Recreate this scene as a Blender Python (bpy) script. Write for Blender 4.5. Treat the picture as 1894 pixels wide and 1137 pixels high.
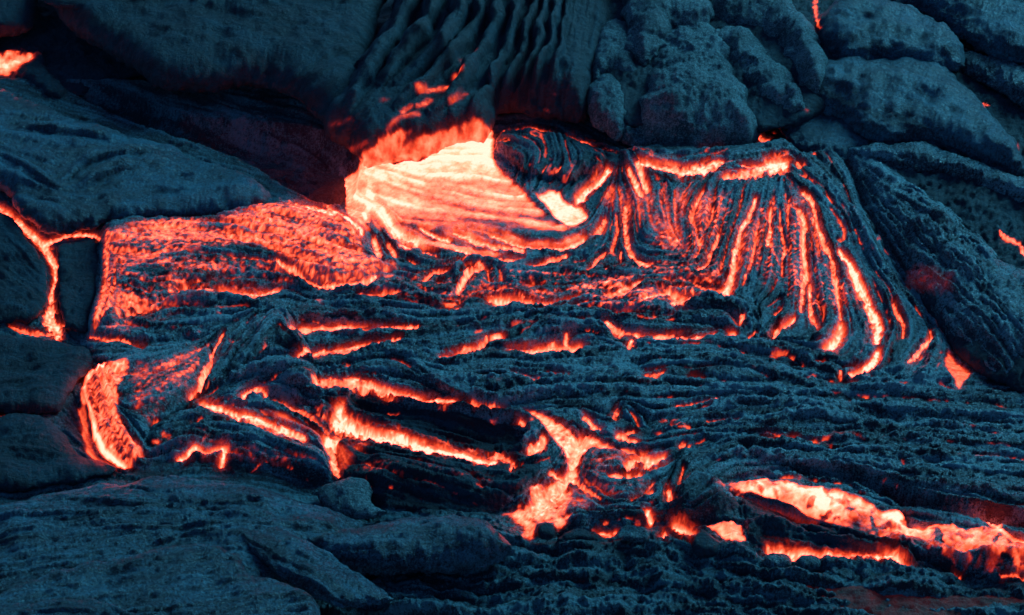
import bpy, math, random
import numpy as np

# ------------------------------------------------------------------ scene, camera, world, sun, exposure
for _o in list(bpy.data.objects):
    bpy.data.objects.remove(_o)
sc = bpy.context.scene
col = sc.collection
rng = np.random.default_rng(7)

IW, IH = 1894.0, 1137.0
PITCH = math.radians(33)
LENS, DIST, SLOPE = 85.0, 14.2, 0.10
FPX = IW * LENS / 36.0
PX = DIST / FPX                       # metres of one photo pixel at the middle of the flow
CP, SP = math.cos(PITCH), math.sin(PITCH)
CAM = np.array([0.0, -DIST * CP, DIST * SP])

cam = bpy.data.cameras.new('camera')
cam.lens, cam.sensor_width = LENS, 36.0
cam.clip_end = 2000
cam.dof.use_dof = True
cam.dof.focus_distance = DIST - 0.3
cam.dof.aperture_fstop = 4.0
camo = bpy.data.objects.new('camera', cam)
col.objects.link(camo)
camo.location = CAM
camo.rotation_euler = (math.pi / 2 - PITCH, 0, 0)
sc.camera = camo

SUN_EL, SUN_AZ = math.radians(26), math.radians(40)     # azimuth clockwise from +Y (behind the flow, to the right)
world = bpy.data.worlds.new('World')
sc.world = world
world.use_nodes = True
wn = world.node_tree.nodes
wl = world.node_tree.links
wn.clear()
sky = wn.new('ShaderNodeTexSky')
sky.sky_type = 'NISHITA'
sky.sun_disc = False
sky.sun_elevation = math.radians(12.0)      # dusk, the sun low behind cloud
sky.sun_rotation = SUN_AZ
sky.ozone_density = 8.0
sky.air_density = 1.0
sky.dust_density = 0.3
bg = wn.new('ShaderNodeBackground')
bg.inputs['Strength'].default_value = 0.045
out = wn.new('ShaderNodeOutputWorld')
wl.new(sky.outputs[0], bg.inputs[0])
wl.new(bg.outputs[0], out.inputs[0])

sun = bpy.data.lights.new('sun', 'SUN')
sun.energy = 1.1
sun.angle = math.radians(24)
sun.color = (0.13, 0.68, 1.0)
suno = bpy.data.objects.new('sun', sun)
col.objects.link(suno)
suno.rotation_euler = (math.pi / 2 - SUN_EL, 0, math.pi - SUN_AZ)

sc.view_settings.view_transform = 'Standard'
sc.view_settings.look = 'None'
sc.view_settings.exposure = 1.5
sc.view_settings.gamma = 1.0
sc.view_settings.use_curve_mapping = False

# ------------------------------------------------------------------ maths helpers
def unproject(a, b, hp=0.0):
    """photo pixel on the sloping lava field (raised hp pixels) -> world x, y, z"""
    dx = (a - IW / 2) / FPX
    dv = (IH / 2 - b) / FPX
    dirx, diry, dirz = dx, CP + dv * SP, -SP + dv * CP
    t = (SLOPE * CAM[1] - CAM[2]) / (dirz - SLOPE * diry)
    x = CAM[0] + t * dirx
    y = CAM[1] + t * diry
    z = CAM[2] + t * dirz
    return x, y, z + hp * PX


_perm = rng.permutation(512).astype(np.int64)
_grad = rng.normal(size=(512, 2))
_grad /= np.linalg.norm(_grad, axis=1)[:, None]
_grad = _grad.astype(np.float32)


def perlin(x, y, seed=0):
    x = np.asarray(x, np.float32) + 37.3 * seed
    y = np.asarray(y, np.float32) - 19.7 * seed
    xi = np.floor(x).astype(np.int64)
    yi = np.floor(y).astype(np.int64)
    xf, yf = x - xi, y - yi
    u = xf * xf * xf * (xf * (xf * 6 - 15) + 10)
    v = yf * yf * yf * (yf * (yf * 6 - 15) + 10)

    def g(ix, iy, fx, fy):
        k = _perm[(_perm[ix & 511] + iy) & 511]
        return _grad[k, 0] * fx + _grad[k, 1] * fy
    n00 = g(xi, yi, xf, yf)
    n10 = g(xi + 1, yi, xf - 1, yf)
    n01 = g(xi, yi + 1, xf, yf - 1)
    n11 = g(xi + 1, yi + 1, xf - 1, yf - 1)
    a = n00 + u * (n10 - n00)
    b = n01 + u * (n11 - n01)
    return (a + v * (b - a)) * 1.5


def fbm(x, y, oct=4, gain=0.5, seed=0, ridged=False):
    s, amp, f = 0.0, 1.0, 1.0
    for o in range(oct):
        n = perlin(x * f, y * f, seed + o * 3 + 1)
        if ridged:
            n = 1 - 2 * np.abs(n)
        s = s + amp * n
        amp *= gain
        f *= 2.03
    return s


def worley(x, y, seed=0):
    """distance to the nearest and the second nearest of scattered cell centres"""
    x = np.asarray(x, np.float32)
    y = np.asarray(y, np.float32)
    xi, yi = np.floor(x).astype(np.int64), np.floor(y).astype(np.int64)
    f1 = np.full(x.shape, 9.0, np.float32)
    f2 = f1.copy()
    for i in (-1, 0, 1):
        for j in (-1, 0, 1):
            k = _perm[(_perm[(xi + i + seed * 17) & 511] + yi + j) & 511]
            d = np.hypot(xi + i + .5 + .42 * _grad[k, 0] - x, yi + j + .5 + .42 * _grad[k, 1] - y)
            f2 = np.minimum(f2, np.maximum(f1, d))
            f1 = np.minimum(f1, d)
    return f1, f2


def smooth(e0, e1, x):
    t = np.clip((x - e0) / (e1 - e0), 0, 1)
    return t * t * (3 - 2 * t)


def catmull(pts, n=6, closed=False):
    P = np.asarray(pts, float)
    N = len(P)
    if N < 2:
        return P
    res = []
    segs = N if closed else N - 1
    for i in range(segs):
        if closed:
            p0, p1, p2, p3 = P[(i - 1) % N], P[i], P[(i + 1) % N], P[(i + 2) % N]
        else:
            p0, p1, p2, p3 = P[max(i - 1, 0)], P[i], P[i + 1], P[min(i + 2, N - 1)]
        for k in range(n):
            t = k / n
            res.append(0.5 * ((2 * p1) + (p2 - p0) * t + (2 * p0 - 5 * p1 + 4 * p2 - p3) * t * t
                              + (3 * p1 - p0 - 3 * p2 + p3) * t ** 3))
    if not closed:
        res.append(P[-1])
    return np.array(res)


class Grid:
    """a patch of the lava field; a, b are photo pixels on the field, X, Y its world position"""
    def __init__(s, a0, a1, b0, b1, step):
        s.step = step
        s.av = np.arange(a0, a1 + step, step)
        s.bv = np.arange(b0, b1 + step, step)
        s.a0, s.b0 = s.av[0], s.bv[0]
        s.A, s.B = np.meshgrid(s.av, s.bv)
        s.X, s.Y, s.Z = unproject(s.A, s.B)
        s.shape = s.A.shape
        s.u, s.v = s.X / PX, s.Y / PX            # world position in pixels of the middle distance: noise is laid here

    def window(s, pts, m):
        i0 = int(max(0, math.floor((pts[:, 0].min() - m - s.a0) / s.step)))
        i1 = int(min(s.shape[1], math.ceil((pts[:, 0].max() + m - s.a0) / s.step) + 1))
        j0 = int(max(0, math.floor((pts[:, 1].min() - m - s.b0) / s.step)))
        j1 = int(min(s.shape[0], math.ceil((pts[:, 1].max() + m - s.b0) / s.step) + 1))
        if i1 <= i0 or j1 <= j0:
            return None
        return slice(j0, j1), slice(i0, i1)

    def noise(s, scale, oct=3, seed=0, gain=0.5, ridged=False):
        return fbm(s.u / scale, s.v / scale, oct, gain, seed, ridged)


def poly_sd(A, B, poly):
    """signed distance, positive inside"""
    P = np.asarray(poly, np.float32)
    Q = np.roll(P, -1, 0)
    A = A.astype(np.float32)
    B = B.astype(np.float32)
    d2 = np.full(A.shape, 1e12, np.float32)
    inside = np.zeros(A.shape, bool)
    for (x0, y0), (x1, y1) in zip(P, Q):
        ex, ey = x1 - x0, y1 - y0
        L = ex * ex + ey * ey
        if L < 1e-9:
            continue
        wx, wy = A - x0, B - y0
        t = np.clip((wx * ex + wy * ey) / L, 0, 1)
        dx, dy = wx - t * ex, wy - t * ey
        np.minimum(d2, dx * dx + dy * dy, out=d2)
        if abs(ey) > 1e-9:
            c = (y0 <= B) != (y1 <= B)
            inside ^= c & (A < x0 + ex * (B - y0) / ey)
    d = np.sqrt(d2)
    return np.where(inside, d, -d)


def upsample(c, shape, k):
    """bilinear enlargement of a coarse array by a factor k"""
    jj = np.arange(shape[0]) / k
    ii = np.arange(shape[1]) / k
    j0 = np.minimum(jj.astype(int), c.shape[0] - 2)
    i0 = np.minimum(ii.astype(int), c.shape[1] - 2)
    fj = (jj - j0)[:, None]
    fi = (ii - i0)[None, :]
    a = c[j0][:, i0]
    b = c[j0][:, i0 + 1]
    d = c[j0 + 1][:, i0]
    e = c[j0 + 1][:, i0 + 1]
    return (a * (1 - fi) + b * fi) * (1 - fj) + (d * (1 - fi) + e * fi) * fj


def grid_sd(g, poly, k=4):
    ca = g.a0 + np.arange(-(-g.shape[1] // k) + 2) * g.step * k
    cb = g.b0 + np.arange(-(-g.shape[0] // k) + 2) * g.step * k
    CA, CB = np.meshgrid(ca, cb)
    return upsample(poly_sd(CA, CB, poly), g.shape, k)


def stroke_field(A, B, pts):
    """distance to a polyline whose points carry a width: d, local half width, along 0..1"""
    P = catmull(pts, 5)
    best = np.full(A.shape, 1e9, np.float32)
    W = np.zeros(A.shape, np.float32)
    T = np.zeros(A.shape, np.float32)
    n = len(P) - 1
    if n < 1:
        d = np.hypot(A - P[0][0], B - P[0][1])
        return d, np.full(A.shape, P[0][2] / 2), np.full(A.shape, .5)
    for i in range(n):
        x0, y0, w0 = P[i]
        x1, y1, w1 = P[i + 1]
        ex, ey = x1 - x0, y1 - y0
        L = max(ex * ex + ey * ey, 1e-9)
        t = np.clip(((A - x0) * ex + (B - y0) * ey) / L, 0, 1)
        d = np.hypot(A - x0 - t * ex, B - y0 - t * ey)
        w = (w0 + (w1 - w0) * t) / 2
        m = (d - w) < (best - W)
        best = np.where(m, d, best)
        W = np.where(m, w, W)
        T = np.where(m, (i + t) / n, T)
    return best, W, T


def blur(a, s):
    """gaussian blur by FFT"""
    fy = np.fft.fftfreq(a.shape[0])[:, None]
    fx = np.fft.rfftfreq(a.shape[1])[None, :]
    return np.fft.irfft2(np.fft.rfft2(a) * np.exp(-2 * (math.pi * s) ** 2 * (fx * fx + fy * fy)), s=a.shape)


def orient(g, guides, k=6, power=1.6):
    """unit direction field interpolated from guide lines"""
    ca = g.a0 + np.arange(-(-g.shape[1] // k) + 2) * g.step * k
    cb = g.b0 + np.arange(-(-g.shape[0] // k) + 2) * g.step * k
    CA, CB = np.meshgrid(ca.astype(np.float32), cb.astype(np.float32))
    c2 = np.zeros(CA.shape, np.float32)
    s2 = np.zeros(CA.shape, np.float32)
    for gl in guides:
        P = np.asarray(gl, float)[:, :2]
        for p, q in zip(P[:-1], P[1:]):
            L = math.hypot(*(q - p))
            th = 2 * math.atan2(q[1] - p[1], q[0] - p[0])
            n = max(1, int(L / 25))
            for j in range(n):
                m = p + (q - p) * (j + .5) / n
                w = (L / n) / ((CA - m[0]) ** 2 + (CB - m[1]) ** 2 + 60) ** power
                c2 += w * math.cos(th)
                s2 += w * math.sin(th)
    th = 0.5 * np.arctan2(s2, c2)
    # interpolate doubled angles, then halve: no seams
    C, S = upsample(np.cos(2 * th), g.shape, k), upsample(np.sin(2 * th), g.shape, k)
    th = 0.5 * np.arctan2(S, C)
    return np.cos(th).astype(np.float32), np.sin(th).astype(np.float32)


def lic(g, DX, DY, scales, lengths, seed=0):
    """streaky noise that follows a direction field; one image per (scale, length), scales in pixels"""
    r = np.random.default_rng(seed)
    ims, half = [], []
    for s in scales:
        n = r.normal(size=g.shape)
        n = blur(n, s / g.step)
        ims.append((n / n.std()).astype(np.float32).ravel())
    H, W = g.shape
    ds = 1.6
    accs = [im.copy().reshape(H, W) for im in ims]
    jj, ii = np.meshgrid(np.arange(H, dtype=np.float32), np.arange(W, dtype=np.float32), indexing='ij')
    dxf, dyf = DX.ravel(), DY.ravel()
    nmax = int(max(lengths) / (ds * g.step))
    for sgn in (1, -1):
        px, py = ii.copy(), jj.copy()
        vx, vy = DX * sgn, DY * sgn
        for k in range(nmax):
            px = px + vx * ds
            py = py + vy * ds
            ix = np.clip(px + .5, 0, W - 1).astype(np.int32)
            iy = np.clip(py + .5, 0, H - 1).astype(np.int32)
            q = iy * W + ix
            nx, ny = dxf[q], dyf[q]
            f = np.where(nx * vx + ny * vy < 0, -1, 1).astype(np.float32)
            vx, vy = nx * f, ny * f
            for a, im, L in zip(accs, ims, lengths):
                if k * ds * g.step < L:
                    a += im[q]
    return [(a - a.mean()) / a.std() for a in accs]


# ------------------------------------------------------------------ materials
def srgb(r, g, b):
    return tuple((c / 255 / 12.92) if c / 255 <= 0.04045 else ((c / 255 + 0.055) / 1.055) ** 2.4 for c in (r, g, b)) + (1,)


def rock_material(name, dark, light, hot=True, fine=1.0, rough=0.55, spec=0.5):
    m = bpy.data.materials.new(name)
    m.use_nodes = True
    t = m.node_tree
    N, L = t.nodes, t.links
    b = N['Principled BSDF']
    tc = N.new('ShaderNodeTexCoord')

    def noise(scale, detail, rough_=0.6):
        n = N.new('ShaderNodeTexNoise')
        n.inputs['Scale'].default_value = scale
        n.inputs['Detail'].default_value = detail
        n.inputs['Roughness'].default_value = rough_
        L.new(tc.outputs['Object'], n.inputs['Vector'])
        return n
    n1 = noise(3.2, 7, 0.68)
    n2 = noise(60, 5, 0.7)
    mx = N.new('ShaderNodeMath')
    mx.operation = 'MULTIPLY_ADD'
    L.new(n2.outputs[0], mx.inputs[0])
    mx.inputs[1].default_value = 0.9
    L.new(n1.outputs[0], mx.inputs[2])
    sp = noise(120, 3, 0.8)                       # speckle of glassy flakes
    m3 = N.new('ShaderNodeMath')
    m3.operation = 'MULTIPLY_ADD'
    L.new(sp.outputs[0], m3.inputs[0])
    m3.inputs[1].default_value = 1.0
    L.new(mx.outputs[0], m3.inputs[2])
    mx = m3
    st = N.new('ShaderNodeAttribute')            # fibres drawn out along the flow
    st.attribute_name = 'fibre'
    m2 = N.new('ShaderNodeMath')
    m2.operation = 'MULTIPLY_ADD'
    L.new(st.outputs['Fac'], m2.inputs[0])
    m2.inputs[1].default_value = 0.13
    L.new(mx.outputs[0], m2.inputs[2])
    mx = m2
    cr = N.new('ShaderNodeValToRGB')
    cr.color_ramp.elements[0].position = 0.0
    cr.color_ramp.elements[0].color = (*dark, 1)
    cr.color_ramp.elements[1].position = 1.0
    cr.color_ramp.elements[1].color = (*light, 1)
    cmap = N.new('ShaderNodeMapRange')
    L.new(mx.outputs[0], cmap.inputs[0])
    cmap.inputs[1].default_value, cmap.inputs[2].default_value = 1.31, 1.74
    L.new(cmap.outputs[0], cr.inputs[0])
    base_out = cr.outputs[0]
    if not hot:
        L.new(base_out, b.inputs['Base Color'])
    b.inputs['Specular IOR Level'].default_value = spec
    rr = N.new('ShaderNodeMapRange')
    L.new(n2.outputs[0], rr.inputs[0])
    rr.inputs[1].default_value, rr.inputs[2].default_value = 0.3, 0.7
    rr.inputs[3].default_value, rr.inputs[4].default_value = rough - 0.15, rough + 0.2
    L.new(rr.outputs[0], b.inputs['Roughness'])
    # grain: fine relief only
    n3 = noise(130, 4, 0.75)
    n4 = noise(34, 5, 0.7)
    ad = N.new('ShaderNodeMath')
    ad.operation = 'MULTIPLY_ADD'
    L.new(n4.outputs[0], ad.inputs[0])
    ad.inputs[1].default_value = 2.2
    L.new(n3.outputs[0], ad.inputs[2])
    bp = N.new('ShaderNodeBump')
    bp.inputs['Strength'].default_value = 0.9
    bp.inputs['Distance'].default_value = 0.018 * fine
    L.new(ad.outputs[0], bp.inputs['Height'])
    L.new(bp.outputs[0], b.inputs['Normal'])
    if hot:
        at = N.new('ShaderNodeAttribute')
        at.attribute_name = 'lava_glow'
        wob = noise(55, 4, 0.65)
        sub = N.new('ShaderNodeMath')
        sub.operation = 'MULTIPLY_ADD'          # heat + (noise-.5)*heat*k
        c0 = N.new('ShaderNodeMath')
        c0.operation = 'MULTIPLY_ADD'
        L.new(wob.outputs[0], c0.inputs[0])
        c0.inputs[1].default_value = 0.30
        c0.inputs[2].default_value = 0.85
        mul = N.new('ShaderNodeMath')
        mul.operation = 'MULTIPLY'
        L.new(at.outputs['Fac'], mul.inputs[0])
        L.new(c0.outputs[0], mul.inputs[1])
        ramp = N.new('ShaderNodeValToRGB')
        e = ramp.color_ramp.elements
        stops = [(0.0, (0, 0, 0, 1)), (0.14, (0, 0, 0, 1)), (0.27, srgb(46, 6, 4)), (0.40, srgb(132, 26, 12)), (0.51, srgb(214, 72, 38)),
                 (0.62, srgb(250, 122, 82)), (0.77, srgb(255, 166, 124)), (0.90, srgb(255, 216, 170)), (1.0, srgb(255, 248, 218))]
        e[0].position, e[0].color = stops[0][0], stops[0][1]
        e[1].position, e[1].color = stops[-1][0], stops[-1][1]
        for p, c in stops[1:-1]:
            x = e.new(p)
            x.color = c
        L.new(mul.outputs[0], ramp.inputs[0])
        # molten rock radiates far more red than any display shows
        sep = N.new('ShaderNodeSeparateColor')
        com = N.new('ShaderNodeCombineColor')
        L.new(ramp.outputs[0], sep.inputs[0])
        pw = N.new('ShaderNodeMath')
        pw.operation = 'MULTIPLY'
        mr = N.new('ShaderNodeMapRange')
        L.new(mul.outputs[0], mr.inputs[0])
        mr.inputs[1].default_value, mr.inputs[2].default_value = 0.54, 1.0
        mr.inputs[3].default_value, mr.inputs[4].default_value = 1.25, 13.0
        L.new(sep.outputs[0], pw.inputs[0])
        L.new(mr.outputs[0], pw.inputs[1])
        L.new(pw.outputs[0], com.inputs[0])
        L.new(sep.outputs[1], com.inputs[1])
        L.new(sep.outputs[2], com.inputs[2])
        L.new(com.outputs[0], b.inputs['Emission Color'])
        b.inputs['Emission Strength'].default_value = 0.354     # 1 at the exposure above
        # molten skin is a dark red brown glass
        mixc = N.new('ShaderNodeMix')
        mixc.data_type = 'RGBA'
        hm = N.new('ShaderNodeMapRange')
        L.new(mul.outputs[0], hm.inputs[0])
        hm.inputs[1].default_value, hm.inputs[2].default_value = 0.30, 0.60
        L.new(hm.outputs[0], mixc.inputs[0])
        L.new(base_out, mixc.inputs[6])
        mixc.inputs[7].default_value = (0.05, 0.014, 0.008, 1)
        L.new(mixc.outputs[2], b.inputs['Base Color'])
    return m


M_CRUST = rock_material('lava_crust', (0.020, 0.020, 0.028), (0.21, 0.37, 0.39), rough=0.31, fine=1.4)
M_BLUE = rock_material('smooth_lava_skin', (0.016, 0.018, 0.028), (0.05, 0.17, 0.22), rough=0.42, fine=1.3)
M_FRONT = rock_material('foreground_lava_skin', (0.014, 0.017, 0.026), (0.085, 0.21, 0.26), rough=0.36, fine=1.5)
M_DARK = rock_material('dark_lava_rock', (0.022, 0.016, 0.022), (0.018, 0.060, 0.082), rough=0.6, fine=1.2, spec=0.3)
M_GREY = rock_material('ash_grey_lava_rock', (0.008, 0.034, 0.042), (0.27, 0.38, 0.38), rough=0.6, fine=2.0)
M_GROUND = rock_material('lava_ground', (0.009, 0.016, 0.024), (0.10, 0.24, 0.27), rough=0.5, fine=1.8)
M_GLOWPAINT = rock_material('glow_painted_rock', (0.03, 0.014, 0.01), (0.16, 0.07, 0.045), rough=0.8, fine=1.8)  # red brown ground colour standing in for glow cast by the channel

# ------------------------------------------------------------------ mesh building
def link_mesh(name, V, F, mat, heat_and_glow=None, parent=None, fibre=None):
    me = bpy.data.meshes.new(name)
    me.vertices.add(len(V))
    me.vertices.foreach_set('co', np.ascontiguousarray(V, np.float32).ravel())
    nf = len(F)
    me.loops.add(nf * 4)
    me.loops.foreach_set('vertex_index', np.ascontiguousarray(F, np.int32).ravel())
    me.polygons.add(nf)
    me.polygons.foreach_set('loop_start', np.arange(0, nf * 4, 4, dtype=np.int32))
    me.polygons.foreach_set('loop_total', np.full(nf, 4, np.int32))
    me.polygons.foreach_set('use_smooth', np.ones(nf, bool))
    me.materials.append(mat)
    if heat_and_glow is not None:
        at = me.attributes.new('lava_glow', 'FLOAT', 'POINT')
        at.data.foreach_set('value', np.ascontiguousarray(heat_and_glow, np.float32))
    if fibre is not None:
        at = me.attributes.new('fibre', 'FLOAT', 'POINT')
        at.data.foreach_set('value', np.ascontiguousarray(fibre, np.float32))
    me.update(calc_edges=True)
    o = bpy.data.objects.new(name, me)
    col.objects.link(o)
    if parent is not None:
        o.parent = parent
    return o


def faces_of(shape):
    H, W = shape
    idx = np.arange(H * W).reshape(H, W)
    # rows run towards the camera: wind so that normals point up
    return np.stack([idx[1:, :-1], idx[1:, 1:], idx[:-1, 1:], idx[:-1, :-1]], -1).reshape(-1, 4)


def submesh(name, V, F, mat, heat_and_glow=None, parent=None, fibre=None):
    u, inv = np.unique(F, return_inverse=True)
    return link_mesh(name, V[u], inv.reshape(-1, 4), mat, None if heat_and_glow is None else heat_and_glow[u], parent, None if fibre is None else fibre[u])


def tag(o, label=None, cat=None, group=None, kind=None):
    for k, v in (('label', label), ('category', cat), ('group', group), ('kind', kind)):
        if v:
            o[k] = v
    return o


def empty(name, a, b, hp=0):
    o = bpy.data.objects.new(name, None)
    o.empty_display_size = 0.1
    x, y, z = unproject(a, b, hp)
    o.location = (float(x), float(y), float(z))
    col.objects.link(o)
    return o


def adopt(child, parent):
    child.parent = parent
    child.matrix_parent_inverse.identity()
    child.data.transform(__import__('mathutils').Matrix.Translation(-parent.location))


# traced coordinates: R(n) turns points read off one of nine enlarged views of the photograph into photo pixels
VIEW = {1: (0, 0), 2: (600, 0), 3: (1254, 0), 4: (0, 360), 5: (600, 360), 6: (1254, 360), 7: (0, 737), 8: (600, 737), 9: (1254, 737)}
ZF = 640 / 1819


def R(n, pts):
    ox, oy = VIEW[n]
    return [tuple([ox + p[0] * ZF, oy + p[1] * ZF] + [q * ZF for q in p[2:]]) for p in pts]

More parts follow.
